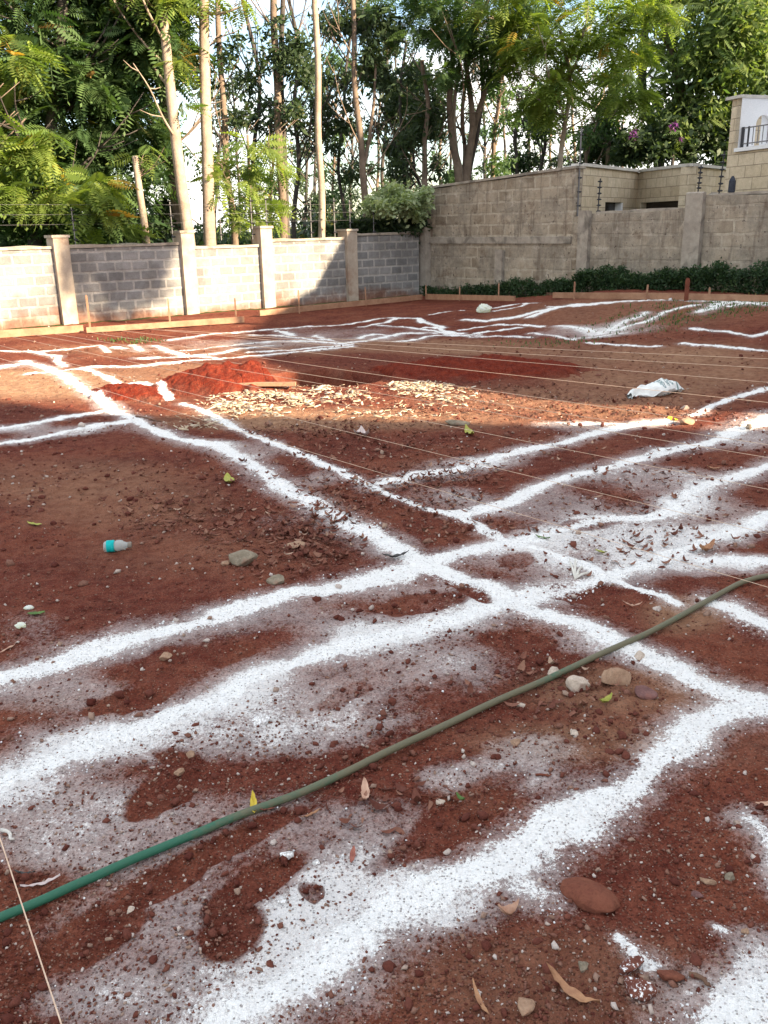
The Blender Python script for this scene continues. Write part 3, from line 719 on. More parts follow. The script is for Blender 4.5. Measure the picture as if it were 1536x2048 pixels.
# ---------------------------------------------------------------- left boundary wall
def on_left(px, z=1.0):   # plan point of the left wall seen at image column px
    lo, hi = -6., 30.
    for _ in range(50):
        mid = (lo+hi)/2; p = LW0+ldir*mid
        if proj((p[0], p[1], z))[0] < px: lo = mid
        else: hi = mid
    return lo
def on_right(px, z=1.0):
    lo, hi = 0., 20.
    for _ in range(50):
        mid = (lo+hi)/2; p = CORN+rdir*mid
        if proj((p[0], p[1], z))[0] < px: lo = mid
        else: hi = mid
    return lo
def zat(p, py):           # height on the vertical through plan point p that shows at image row py
    lo, hi = -2., 12.
    for _ in range(50):
        mid = (lo+hi)/2
        if proj((p[0], p[1], mid))[1] > py: lo = mid
        else: hi = mid
    return lo
wl_root = empty('boundary_wall', (LW0[0], LW0[1], 0), 'low grey block wall with cream pillars along the left side of the plot', 'wall')
W0 = Vector((LW0[0], LW0[1], 0))
def addw(o, root): # keep world placement under an Empty
    o.parent = root; o.matrix_parent_inverse = Matrix.Translation(-Vector(root.location)); return o
LP = [(122, 470), (371, 461), (527, 452), (696, 458)]
ps = [on_left(x) for x, _ in LP]; print('pillars s', ps)
ps = [ps[0]-2*(ps[1]-ps[0])*0.8, ps[0]-(ps[1]-ps[0])*.95]+ps
ptop = [1.74, 1.74]
for (x, y), s in zip(LP, ps[2:]): ptop.append(zat(LW0+ldir*s, y))
Lc = float(np.linalg.norm(CORN-LW0))
panel_top = [1.48, None]
for px_, py_ in [(60, 494), (250, 498), (450, 482), (612, 470), (765, 480)]:
    s = on_left(px_); panel_top.append(zat(LW0+ldir*s, py_))
panel_top[1] = panel_top[2]; panel_top = panel_top[1:]
print('ptop', ptop, 'panel', panel_top)
edges = ps+[Lc-.12]
for i in range(len(edges)-1):
    a = LW0+ldir*(edges[i]+.11); b = LW0+ldir*(edges[i+1]-.11)
    pt = panel_top[min(max(i-1, 0), 4)]
    addw(rslab('block_panel', a, b, -.25, pt-.05, .16, M_BLOCK, amp=.008, step=.1, seed=i), wl_root)
    addw(rslab('coping', a, b, pt-.045, pt+.01, .22, M_CONC, amp=.012, step=.12, seed=i+9), wl_root)
for s, zt in zip(ps, ptop):
    a = LW0+ldir*(s-.14); b = LW0+ldir*(s+.14)
    p = addw(rslab('pillar', a, b, -.25, zt-.05, .36, M_PILLAR, off=0, amp=.006, step=.12, seed=int(s*10)), wl_root)
    c = addw(slab('pillar_cap', LW0+ldir*(s-.165), LW0+ldir*(s+.165), zt-.048, zt, .41, M_CONC), wl_root)
# crack in the last but one bay
# corner column
zc = zat(CORN, 455)
cc = rslab('concrete_column', CORN-ldir*.16, CORN+ldir*.3, -.25, zc, .5, M_CONC, off=.0, amp=.02, step=.12, seed=77)
addw(cc, wl_root)

# ---------------------------------------------------------------- right wall
rw_root = empty('rendered_stone_wall', (CORN[0], CORN[1], 0), 'tall weathered brown stone wall smeared with render, closing the right side of the plot', 'wall')
s_end = on_right(1150, 2.4); s1 = on_right(1172, 1.5); s2 = on_right(1392, 1.5)
def RP(s): return CORN+rdir*s
zt1 = zat(RP(.3), 378); zt1b = zat(RP(s_end), 337)
zt2 = zat(RP(s1+.3), 431); zt2b = zat(RP(s2-.2), 415); zt3 = zat(RP(s2+.3), 392); zt3b = zat(RP(on_right(1530, 1.8)), 386)
print('right', s_end, s1, s2, zt1, zt1b, zt2, zt2b, zt3, zt3b)
TH = .24
addw(rslab('high_wall', RP(.05), RP(s_end), -.25, (zt1, zt1b), TH, M_ROUGH, off=TH/2, amp=.02, step=.11, seed=1), rw_root)
addw(rslab('coping', RP(0.0), RP(s_end+.04), (zt1+zt1b)/2+.01, (zt1+zt1b)/2+.012+.05, TH+.08, M_CONC, off=TH/2, amp=.012, step=.15, seed=2), rw_root) if abs(zt1-zt1b) < .03 else \
addw(mobj('coping', *(lambda q: (q[0], q[1]))(prism(RP(0), RP(s_end+.04), 0, (.05, .05), TH+.08, TH/2)), M_CONC), rw_root)
def fixcop(o, za, zb, a, b):
    for v in o.data.vertices:
        t = ((v.co.x-a[0])*rdir[0]+(v.co.y-a[1])*rdir[1])/max(1e-6, np.linalg.norm(b-a)); v.co.z += za+(zb-za)*t
if abs(zt1-zt1b) >= .03:
    fixcop(bpy.data.objects[[o.name for o in bpy.data.objects if o.name.startswith('coping')][-1]], zt1+.003, zt1b+.003, RP(0), RP(s_end+.04))
addw(rslab('low_wall', RP(s_end+.01), RP(s2-.12), -.25, (zt2, zt2b), TH, M_ROUGH, off=TH/2, amp=.022, step=.11, seed=3), rw_root)
addw(rslab('low_wall', RP(s2+.1), RP(14.0), -.25, (zt3, zt3b+.0), TH, M_ROUGH, off=TH/2, amp=.022, step=.11, seed=4), rw_root)
addw(rslab('rough_crest', RP(s2+.12), RP(14.0), zt3+.004, zt3+.05, TH*.8, M_CONC, off=TH/2, amp=.02, step=.11, seed=14), rw_root)
addw(rslab('rough_crest', RP(s1+.2), RP(s2-.14), (zt2+zt2b)/2-.01, (zt2+zt2b)/2+.035, TH*.8, M_CONC, off=TH/2, amp=.02, step=.11, seed=15), rw_root)
for s, zz, w in ((on_right(1003, 1.2), zat(RP(on_right(1003, 1.2)), 500), .11), (s1, zt2+.10, .13), (s2-.02, zt3+.07, .17)):
    addw(rslab('pilaster', RP(s-w), RP(s+w), -.25, zz, .1, M_CONC, off=-.05, amp=.012, step=.1, seed=int(s*7)), rw_root)
addw(rslab('ring_beam', RP(.1), RP(s_end-.02), zat(RP(2), 487), zat(RP(2), 487)+.14, .04, M_CONC, off=-.015, amp=.008, step=.12, seed=31), rw_root)

# ---------------------------------------------------------------- neighbour's house behind the right wall
hx = lambda px, py, Y: at(px, py, Y)
ZA = 19.8
A_ = at(1165, 333, ZA); zh = A_[2]
def plan_at(px, py, z): d = ray(px, py); t = (z-H)/d[2]; return np.array([d[0]*t, d[1]*t])
B_ = plan_at(1278, 345, zh); C_ = plan_at(1380, 333, zh); D_ = plan_at(1462, 341, zh)
print('house', A_, B_, C_, D_, zh)
hr = empty('stone_house', (A_[0], A_[1], 0), 'cream stone-clad house with white arched balcony wall rising behind the right wall', 'house')
A2 = A_[:2]
def clad(name, a, b, z0, z1, th=.2, m=M_CLAD): return addw(slab(name, a, b, z0, z1, th, m, off=th/2), hr)
bdir = np.array([B_[0]-A2[0], B_[1]-A2[1]]); bdir /= np.linalg.norm(bdir)
def seg_wall(a, b, z0, z1, holes):   # wall with rectangular openings given as (s0, s1, zlo, zhi) in metres
    a = np.array(a); b = np.array(b); L = np.linalg.norm(b-a); d = (b-a)/L; s = 0
    for (h0, h1, zl, zh_) in holes:
        clad('wall', a+d*s, a+d*h0, z0, z1); clad('wall', a+d*h0, a+d*h1, zh_, z1)
        if zl > z0: clad('wall', a+d*h0, a+d*h1, z0, zl)
        s = h1
    clad('wall', a+d*s, b, z0, z1)
def s_on(a, b, px, z):
    a = np.array(a); b = np.array(b); d = (b-a)/np.linalg.norm(b-a); lo, hi = -5., 15.
    for _ in range(50):
        mid = (lo+hi)/2; p = a+d*mid
        if proj((p[0], p[1], z))[0] < px: lo = mid
        else: hi = mid
    return lo
w1a, w1b = s_on(A2, B_, 1210, 1.9), s_on(A2, B_, 1246, 1.9); zw1 = zat(A2+bdir*w1a, 404)
seg_wall(A2, B_, 0, zh, [(w1a, w1b, 1.1, zw1)])
bcd = (C_-B_)/np.linalg.norm(C_-B_)
w2a, w2b = s_on(B_, C_, 1281, 2.0), s_on(B_, C_, 1358, 2.0); zw2 = zat(B_+bcd*w2b, 401)
w2a = max(w2a, .06)
seg_wall(B_, C_, 0, zh, [(w2a, w2b, 1.1, zw2)])
seg_wall(C_, D_, 0, zh, [])
for a, d, wa, wb, zt in ((A2, bdir, w1a, w1b, zw1), (B_, bcd, w2a, w2b, zw2)):
    n = np.array([-d[1], d[0]])
    p = a+n*.17
    win = addw(slab('window', p+d*wa, p+d*wb, 1.1, zt, .02, M_GLASS), hr)
    nb = 4 if wb-wa < 1.2 else 7
    for k in range(1, nb):
        q = a+n*.07+d*(wa+(wb-wa)*k/nb); V, F = tube([(*q, 1.1), (*q, zt)], .009, 6)
        o = mobj('window_bar', V, F, M_METAL); o.parent = win; o.matrix_parent_inverse = Matrix.Translation(-Vector(hr.location))
rev = addw(slab('white_reveal', A2+bdir*(w1b-.10), A2+bdir*w1b, 1.1, zw1-.003, .16, M_WHITE, off=.09), hr)
for a, b in ((A2-bdir*.05, B_), (B_, C_), (C_, D_)):
    d = (b-a)/np.linalg.norm(b-a)
    addw(slab('parapet_coping', a, b, zh+.003, zh+.065, .30, M_COPE, off=.09), hr)
# white corner column
wc0 = plan_at(1148, 335, zh+.0); 
addw(slab('corner_column', A2-np.array([.30, .02]), A2-np.array([.02, .0]), 0, zh+.02, .3, M_WHITE, off=.13), hr)
# back of the low block, roof slab
bk = [A2+np.array([1.5, 4.0]), D_+np.array([1.2, 1.8])]
addw(slab('back_wall', bk[0], bk[1], 0, zh, .2, M_WHITE), hr); addw(slab('side_wall', A2+np.array([-.02, .32]), bk[0], 0, zh, .2, M_WHITE), hr)
RV = [(A2[0]+.1, A2[1]+.25), (B_[0], B_[1]+.3), (C_[0]+.1, C_[1]+.25), (D_[0], D_[1]+.2), tuple(bk[1]), tuple(bk[0])]
addw(mobj('flat_roof', [(x, y, zh-.2) for x, y in RV]+[(x, y, zh-.08) for x, y in RV], [tuple(range(6))[::-1], tuple(range(6, 12))]+[(i, (i+1) % 6, 6+(i+1) % 6, 6+i) for i in range(6)], M_COPE), hr)
# taller wing with the balcony
T0 = at(1466, 193, 18.2); zt_ = T0[2]; T0p = T0[:2]
fd = np.array([.34, -.94]); fd /= np.linalg.norm(fd); nd_ = np.array([-fd[1], fd[0]])   # front runs towards the viewer, nd_ goes back
zfl = zat(T0p+fd*.3, 296); ZL = zat(T0p+fd*.5, 254)
# nose wall (stone) left end, full height
addw(slab('wing_end_wall', T0p, T0p+fd*.26, 0, zt_-.06, .5, M_CLAD, off=.25), hr)
addw(slab('wing_wall', T0p+fd*.262, T0p+fd*4.6, 0, zfl-.07, .22, M_CLAD, off=.11), hr)
addw(slab('balcony_slab', T0p+fd*.22, T0p+fd*4.6, zfl-.067, zfl, 1.6, M_WHITE, off=.75), hr)
sp0 = T0p+fd*.262; 
niche = []
# white inner wall with arched niches, runs back from the front
def arch_wall():
    L, Hh = 5.5, zt_-.05; z0 = zfl+.003; n = 3; V = []; F = []
    d = nd_; w = -fd
    hs = [(.55+k*.75, .17, z0+.42) for k in range(n)]   # centre, radius, spring height
    # wall as strips between openings
    th = .2
    x = 0
    objs = []
    for c, r, sp in hs:
        objs.append((x, c-r, z0, Hh)); x = c+r
    objs.append((x, L, z0, Hh))
    for a, b, zz0, zz1 in objs:
        p = sp0+d*a; q = sp0+d*b
        addw(slab('balcony_wall', p, q, zz0, zz1, .12, M_WHITE, off=.06), hr)
    for c, r, sp in hs:
        K = 12; Vv = []; 
        for side in (0, .12):
            for k in range(K+1):
                a = math.pi*k/K; xx = c-r*math.cos(a); zz = sp+r*math.sin(a)
                p = sp0+d*xx+np.array([-d[1], d[0]])*side; Vv.append((*p, zz)); Vv.append((*p, Hh))
        F_ = []; o = 2*(K+1)
        for k in range(K):
            F_ += [(2*k, 2*k+2, 2*k+3, 2*k+1), (o+2*k+1, o+2*k+3, o+2*k+2, o+2*k), (2*k, o+2*k, o+2*k+2, 2*k+2), (2*k+1, 2*k+3, o+2*k+3, o+2*k+1)]
        addw(mobj('arch_head', Vv, F_, M_WHITE), hr)
        addw(slab('niche_back', sp0+d*(c-r)+np.array([-d[1], d[0]])*.06, sp0+d*(c+r)+np.array([-d[1], d[0]])*.06, z0, sp+.002, .04, M_WHITE, off=.03), hr)
        addw(slab('niche_back', sp0+d*(c-r)+np.array([-d[1], d[0]])*.06, sp0+d*(c+r)+np.array([-d[1], d[0]])*.06, sp+.004, sp+r+.02, .04, M_WHITE, off=.03), hr)
arch_wall()
addw(slab('wing_coping', T0p-fd*.05+nd_*-.05, T0p-fd*.05+nd_*6, zt_-.055, zt_, .42, M_COPE, off=-.12), hr)
addw(slab('wing_side_wall', T0p-fd*.0+nd_*.52, T0p-fd*.0+nd_*6, 0, zt_-.06, .2, M_CLAD), hr)
addw(slab('back_wall', T0p+nd_*6, T0p+nd_*6+fd*4.6, 0, zt_+1.2, .2, M_WHITE), hr)
addw(slab('upper_block', T0p+nd_*2.4+fd*1.9, T0p+nd_*2.4+fd*4.6, zfl, zt_+1.2, .2, M_WHITE), hr)
# railing
rail = empty('balcony_railing', (*(T0p+fd*.35), zfl)); rail.parent = hr; rail.matrix_parent_inverse = Matrix.Translation(-Vector(hr.location))
def railpart(name, a, b, r, m=M_METAL):
    V, F = tube([a, b], r, 6); o = mobj(name, V, F, m); o.parent = rail; o.matrix_parent_inverse = Matrix.Translation(-Vector(rail.location)-Vector(hr.location)*0); return o
# (children of the railing are given directly in railing space)
def rpt(s, z): p = fd*s; return (p[0]+nd_[0]*.06, p[1]+nd_[1]*.06, z)
def rp2(name, a, b, r, m=M_METAL):
    V, F = tube([a, b], r, 6); o = mobj(name, V, F, m); o.parent = rail; return o
zr = ZL-zfl
rp2('top_rail', rpt(-.15, zr), rpt(4.2, zr), .012); rp2('bottom_rail', rpt(-.15, .07), rpt(4.2, .07), .012)
rp2('rail_post', rpt(-.05, .0), rpt(-.05, zr+.02), .03, M_BLACK); rp2('rail_post', rpt(.10, .0), rpt(.10, zr+.02), .018, M_BLACK)
for k in range(28): rp2('baluster', rpt(.22+k*.125, .03), rpt(.22+k*.125, zr), .008)

# unseen off-frame buildings, added and shaped to cast the shade across the plot
def block_building(name, x0, x1, y0, y1, h, label, gable=None, hip=None, wm=M_WHITE, turn=0.0, over=None):
    r = empty(name, (x0, y1, 0), label, 'building')
    pr = [(x0, y0), (x1, y0), (x1, y1), (x0, y1)]
    for i in range(4):
        a = np.array(pr[i], float); b = np.array(pr[(i+1) % 4], float); d = (b-a)/np.linalg.norm(b-a)
        addw(slab('wall', a, b-d*.2, -.2, h, .2, wm, off=.1), r)
        L = np.linalg.norm(b-a)
        for k in range(int(L//3)):
            for fl in range(int(h//3)):
                q = a+d*(1.2+k*3); n = np.array([d[1], -d[0]])
                w = addw(slab('window', q+n*.006, q+d*1.2+n*.006, fl*3+1.0, fl*3+2.2, .03, M_GLASS), r)
    if gable:
        zr_, yr = gable
        V = [(x0-.3, y0-.3, h), (x1+.3, y0-.3, h), (x1+.3, yr, zr_), (x0-.3, yr, zr_), (x1+.3, y1+.3, h), (x0-.3, y1+.3, h)]
        F = [(0, 1, 2, 3), (3, 2, 4, 5), (0, 3, 5), (1, 4, 2), (0, 5, 4, 1)]
    elif hip:
        z2, y2 = hip
        V = [(x0-.1, y0, h), (x1+.1, y0, h), (x1, y2, z2), (x0, y2, z2), (x1+.1, y1+.1, z2), (x0-.1, y1+.1, z2), (x1+.1, y1+.1, h), (x0-.1, y1+.1, h)]
        F = [(0, 1, 2, 3), (3, 2, 4, 5), (5, 4, 6, 7), (0, 3, 5, 7), (1, 6, 4, 2), (0, 7, 6, 1)]
    else:
        V = [(x0-.2, y0-.2, h), (x1+.2, y0-.2, h), (x1+.2, y1+.0, h), (x0-.2, y1+.0, h), (x0-.2, y0-.2, h+.3), (x1+.2, y0-.2, h+.3), (x1+.2, y1+.0, h+.3), (x0-.2, y1+.0, h+.3)]
        F = [(3, 2, 1, 0), (4, 5, 6, 7), (0, 1, 5, 4), (1, 2, 6, 5), (2, 3, 7, 6), (3, 0, 4, 7)]
    addw(mobj('roof', V, F, M_TILE if (gable or hip) else M_COPE), r)
    if over: addw(slab('upper_storey', (x0, y1+over[0]/2), (x1, y1+over[0]/2), over[1], h, over[0]-.01, wm), r)
    r.rotation_euler = (0, 0, turn)
    return r
def profile_building(name, org, d, dep, prof, label, wm=M_WHITE, rm=M_TILE, fl=2):
    """building whose long profile (s, z points, roof line only) is pushed back by the vector dep"""
    org = np.array(org, float); d = np.array(d, float); d /= np.linalg.norm(d); dep = np.array(dep, float)
    r = empty(name, (org[0], org[1], 0), label, 'building'); n = len(prof)
    V = []
    for q in (np.zeros(2), dep):
        V += [(*(org+d*prof[0][0]+q), -.2)]+[(*(org+d*a+q), z) for a, z in prof]+[(*(org+d*prof[-1][0]+q), -.2)]
    m = n+2
    F = [tuple(range(m)), tuple(range(2*m-1, m-1, -1)), (0, m, m+1, 1), (m-2, 2*m-2, 2*m-1, m-1)]
    addw(mobj('wall', V, F, wm), r)
    for (a, za), (b, zb) in zip(prof[:-1], prof[1:]):
        if abs(a-b) < .01: continue
        e = dep/np.linalg.norm(dep)*.3; RV = []
        for t in (0.004, .12):
            RV += [(*(org+d*a-e), za+t), (*(org+d*b-e), zb+t), (*(org+d*b+dep+e), zb+t), (*(org+d*a+dep+e), za+t)]
        addw(mobj('roof', RV, [(3, 2, 1, 0), (4, 5, 6, 7), (0, 1, 5, 4), (1, 2, 6, 5), (2, 3, 7, 6), (3, 0, 4, 7)], rm), r)
    L = prof[-1][0]-prof[0][0]; nn = -dep/np.linalg.norm(dep)*.012
    for k in range(int(L//3.2)):
        for f in range(fl):
            a = org+d*(prof[0][0]+1.1+k*3.2)+nn; addw(slab('window', a, a+d*1.3, f*2.9+.95, f*2.9+2.15, .03, M_GLASS), r)
    return r
profile_building('shade_caster_block', (0, -4), (1, 0), (0, -9), [(7, 9.7), (13.6, 9.7), (20.5, 7.75), (30, 5.1)], 'unseen white block with a sloping roof behind the viewer, added to shade the foreground', fl=2)  # unseen; roof line shaped to set the near edge of the sun strip
profile_building('shade_caster_house', (14, 0), (0, 1), (8, 0), [(.75, 5.5), (1.15, 6.9), (3.0, 7.45), (10.7, 7.45)], 'unseen two-storey house with a low pitched roof, added to shade the far ground')  # unseen; profile shaped to set the far edge of the sunlit ground
profile_building('shade_caster_gable', (14.02, 0), (0, 1), (8, 0), [(10.75, 7.45), (14.6, 10.7), (18.5, 7.4)], 'unseen steep gabled house next to the two-storey one, added to shade the wall corner')  # unseen; gable slope added for the diagonal shadow edge on the left wall
def tank(loc, stand, rad, hgt, label):
    wt_root = empty('shade_caster_tank', loc, label, 'shade-casting tank')
    V, F = tube([(0, 0, stand), (0, 0, stand+.05), (0, 0, stand+hgt-.4), (0, 0, stand+hgt-.12), (0, 0, stand+hgt)], [rad*.95, rad, rad, rad*.75, rad*.2], 24)
    mobj('tank', V, F, M_BLACK, wt_root)
    for sx in (-1, 1):
        for sy in (-1, 1):
            V, F = tube([(sx*rad*.6, sy*rad*.6, -.3), (sx*rad*.55, sy*rad*.55, stand+.03)], .04, 8); mobj('leg', V, F, M_METAL, wt_root)
tank((16.6, -4.6, 8.8), .3, .62, 1.3, 'unseen black tank on the sloping roof of the white block, added for its shadow')  # unseen tank, added to shade the left end of the sun strip

# ---------------------------------------------------------------- setting-out boards and stakes
def board(px0, top0, bot0, px1, top1, bot1, label, m=M_WOOD, lift=.05, th=.035, group='setting-out boards round the plot'):
    z0 = lift
    def foot(px, py):
        p = gnd(px, py)
        return p
    a = foot(px0, bot0+2); b = foot(px1, bot1+2)
    ga = a[2]+lift; gb = b[2]+lift
    # heights so that the top edge shows where it should
    ha = zat(a[:2], top0); hb = zat(b[:2], top1); la = zat(a[:2], bot0); lb = zat(b[:2], bot1)
    d = (b-a)[:2]; L = np.linalg.norm(d); d /= L; n = np.array([-d[1], d[0]])
    K = max(2, int(L/.5)); V = []; F = []
    c = (a+b)/2
    for k in range(K+1):
        t = k/K; p = a[:2]+d*L*t; w = .008*math.sin(t*9+a[0])
        zl = la+(lb-la)*t; zh_ = ha+(hb-ha)*t
        for (o_, z) in ((0, zl), (0, zh_), (th, zh_), (th, zl)):
            V.append((*(p+n*(o_+w)), z))
    for k in range(K):
        for j in range(4):
            F.append((4*k+j, 4*k+(j+1) % 4, 4*k+4+(j+1) % 4, 4*k+4+j))
    F += [(3, 2, 1, 0), (4*K, 4*K+1, 4*K+2, 4*K+3)]
    loc = (c[0], c[1], 0)
    o = mobj('wooden_board', rel(V, loc), F, m); o.location = loc
    tag(o, label, 'board', group); return o
board(-160, 671, 687, 168, 650, 664, 'board at the foot of the left wall, cut off by the left edge')
board(174, 655, 666, 489, 633, 645, 'long sunlit board leaning low before the second and third bays of the left wall')
board(520, 621, 632, 845, 589, 599, 'board running to the corner of the two walls, under the shaded last bays')
board(850, 588, 599, 1028, 592, 602, 'short board right of the wall corner, in front of the sparse weeds')
board(1056, 582, 587, 1122, 587, 592, 'dark old plank lying behind the end of a paler board', m=M_WOODD)
board(1105, 585, 596, 1370, 586, 600, 'long pale board in front of the dark hedge, left of the thick reddish post')
board(1376, 587, 600, 1620, 593, 606, 'pale board right of the thick reddish post, cut off by the right edge')
def stake(px, ytop, ybot, label, w=.014, m=M_WOOD, name='wooden_stake', dy=0.0, lean=0.0, group='thin stakes holding the boards'):
    p = gnd(px, ybot); p2 = p[:2]+np.array([0, dy]); zt = zat(p2, ytop); zb = p[2]-.12
    V = []; 
    for z, q in ((zb, 1.), (zt-.05, 1.), (zt, .7)):
        for sx, sy in ((-1, -1), (1, -1), (1, 1), (-1, 1)): V.append((sx*w*q+lean*(z-zb), sy*w*q*.8, z))
    F = [(0, 1, 5, 4), (1, 2, 6, 5), (2, 3, 7, 6), (3, 0, 4, 7), (4, 5, 9, 8), (5, 6, 10, 9), (6, 7, 11, 10), (7, 4, 8, 11), (8, 9, 10, 11), (3, 2, 1, 0)]
    o = mobj(name, V, F, m); o.location = (p2[0], p2[1], 0); tag(o, label, 'stake' if 'stake' in name else 'post', group)
    return o
stake(181, 590, 662, 'stake before the second bay of the left wall, just right of the first pillar')
stake(341, 597, 655, 'stake before the second bay of the left wall, near its right pillar')
stake(473, 596, 646, 'stake before the third bay of the left wall at the end of its board')
stake(599, 580, 628, 'stake rising against the fourth bay of the left wall')
stake(733, 574, 612, 'stake rising against the shaded last bay of the left wall', lean=-.04)
stake(852, 570, 598, 'stake where two boards meet at the corner column')
stake(919, 573, 602, 'stake behind the short board, nearest the wall corner')
stake(997, 566, 602, 'stake behind the short board, near its right end')
stake(1148, 563, 598, 'stake at the left end of the long pale board by the hedge')
stake(1291, 569, 600, 'stake behind the middle of the long pale board by the hedge', lean=.06)
stake(1417, 575, 604, 'stake behind the board right of the thick reddish post')
stake(1372, 556, 602, 'thick reddish-brown post standing at the joint of two boards by the hedge', w=.03, m=M_WOODR, name='wooden_post', group=None)

# strings stretched across the plot --------------------------------------
def string(p0, p1, label, z0=.2, z1=.22, r=.0026, group='strings stretched across the plot', sag=.012):
    a = gz(*p0, z0); b = gz(*p1, z1); n = 24
    pts = [a+(b-a)*t-np.array([0, 0, sag*4*t*(1-t)]) for t in np.linspace(0, 1, n)]
    rr = np.clip(np.linalg.norm(np.array(pts)[:, :2], axis=1)*.00026, .0012, .0027)*r/.0026
    V, F = tube(rel(pts, a), rr, 5); o = mobj('string', V, F, M_STRING); o.location = a
    tag(o, label, 'string', group)
SL = [((330,660),(1640,722),'farthest string, faint, passing above the far lime lines'),
 ((430,668),(1640,742),'second farthest string, passing behind the dark soil heap'),
 ((300,658),(1640,773),'string over the back of the dark soil heap'),
 ((240,661),(1640,816),'string running into the crumpled white sack'),
 ((175,664),(1640,874),'string passing over the pit and in front of the white sack'),
 ((110,668),(1640,905),'string over the shaded wood chips'),
 ((60,668),(1640,932),'string just under the one over the shaded wood chips'),
 ((25,674),(1640,999),'string over the crest of the sunlit heap and the sunlit wood chips'),
 ((0,691),(1640,1092),'string over the foot of the sunlit heap, ending beyond the hose'),
 ((-60,698),(1640,1205),'nearest of the long strings, starting over the small low heap and ending above the hose')]
for a, b, l in SL: string(a, b, l)
string((-12, 1640), (150, 2130), 'short foreground string crossing over the green end of the hose', .2, .2, r=.0034, group=None, sag=.001)

# ---------------------------------------------------------------- hose
hp = P(-120,1890,-30,1856,0,1843,100,1800,200,1757,300,1712,400,1672,500,1630,600,1590,700,1548,800,1500,900,1455,1000,1405,1100,1362,1200,1318,1300,1272,1380,1228,1440,1195,1490,1172,1560,1158,1700,1150)
pts = []
for x, y in hp: q = gnd(x, y); pts.append((q[0], q[1], 0))
pts = spline(pts, 10)
pts[:, 2] = full_h(pts[:, 0], pts[:, 1]); pts[:, 2] = np.convolve(np.pad(pts[:, 2], 8, mode='edge'), np.ones(17)/17, 'valid')+.016
def hose_mat():
    m, t, b = mat('dusty_green_hose', rough=.55, spec=.3)
    co = objco(t); n = noise(t, 2.6, 4, .6, co); f = noise(t, 40, 4, .6, co)
    sp = t.nodes.new('ShaderNodeSeparateXYZ'); t.links.new(co, sp.inputs[0])
    g = mth(t, 'ADD', mrange(t, sp.outputs[0], -.75, -.05), mth(t, 'MULTIPLY', mth(t, 'SUBTRACT', n, .5), 2.2))
    d = mth(t, 'ADD', g, mth(t, 'MULTIPLY', mth(t, 'SUBTRACT', f, .5), 1.1))
    c = mixc(t, mrange(t, d, .05, .95), (.025, .115, .07), (.125, .115, .07))
    t.links.new(c, b.inputs['Base Color']); bump(t, b, f, .001, .4); return m
V, F = tube(pts, .0118, 14); o = mobj('garden_hose', V, F, hose_mat(), smooth=True); tag(o, 'dusty green garden hose lying across the lime lines in the foreground', 'hose')

# ---------------------------------------------------------------- rocks
def sphere_mesh(sub=3):
    import bmesh
    bm = bmesh.new(); bmesh.ops.create_icosphere(bm, subdivisions=sub, radius=1)
    V = np.array([v.co[:] for v in bm.verts]); F = np.array([[v.index for v in f.verts] for f in bm.faces]); bm.free(); return V, F
SV, SF = sphere_mesh(4)
def rock_mat(name, c1, c2, dust=0):
    m, t, b = mat(name, rough=.93, spec=.1); co = objco(t)
    n = noise(t, 22, 6, .65, co); f = noise(t, 150, 4, .6, co)
    c = ramp(t, n, [(.3, c1), (.7, c2)])
    c = mixc(t, .5, c, mixc(t, 1, c, ramp(t, f, [(.3, (.5, .5, .5)), (.65, (1, 1, 1))]), 'MULTIPLY'))
    c = mixc(t, mrange(t, noise(t, 9, 4, .6, co), .55, .7, 0, .5), c, (.2, .07, .045))
    if dust: c = mixc(t, mrange(t, f, .62-.3*dust, .74-.3*dust), c, (.83, .84, .84))
    t.links.new(c, b.inputs['Base Color']); bump(t, b, mth(t, 'ADD', n, mth(t, 'MULTIPLY', f, .4)), .006, .9); return m
RM = {'grey': rock_mat('grey_tan_stone', (.17, .14, .10), (.33, .28, .21)), 'cream': rock_mat('cream_stone', (.42, .33, .26), (.62, .53, .44)),
      'tan': rock_mat('tan_stone', (.28, .17, .11), (.42, .28, .19)), 'red': rock_mat('red_brown_stone', (.15, .05, .033), (.21, .08, .05)),
      'plum': rock_mat('plum_stone', (.14, .07, .065), (.22, .12, .11)), 'white': rock_mat('lime_dusted_stone', (.45, .42, .4), (.7, .68, .66), .5),
      'dusty': rock_mat('half_dusted_clod', (.13, .045, .035), (.2, .08, .055), .3)}
def rock(px, py, wpx, asp, flat, col, label, rot=None, seed=0, facets=15):
    c = gp(px, py); k = np.linalg.norm(c-np.array([0, 0, H]))
    w = 1.22*wpx/FPX*(np.array([c[0], c[1], c[2]-H])@fw)/2
    rs = np.random.default_rng(seed+int(px)); V = SV.copy()
    for _ in range(facets):     # cut faces
        n = rs.standard_normal(3); n /= np.linalg.norm(n); d = rs.uniform(.42, .8)
        t = V@n; V = V-np.outer(np.clip(t-d, 0, None)*.92, n)
    q = V*2.2+seed
    if col == 'red' and wpx > 100: V = np.sign(V)*np.abs(V)**.85
    V = V*(1+.30*(fbm(q[:, 0]+q[:, 2], q[:, 1]-q[:, 2]*.7, seed, 4)-.5)[:, None])
    V = V*np.array([w, w*asp, w*flat])
    a = rs.uniform(0, 6.28) if rot is None else math.radians(rot); ca, sa = math.cos(a), math.sin(a)
    if rot is None: a = a*0.2; ca, sa = math.cos(a), math.sin(a)
    V = V@np.array([[ca, sa, 0], [-sa, ca, 0], [0, 0, 1]])
    o = mobj('stone', V, SF, RM[col], smooth=False)
    o.data.polygons.foreach_set('use_smooth', np.ones(len(SF), bool))
    o.location = (c[0], c[1], c[2]+w*flat*.42); tag(o, label, 'stone'); return o
rock(488, 1130, 62, .7, .55, 'grey', 'largest grey stone on the left, lying among dry leaves right of the bottle', seed=1)
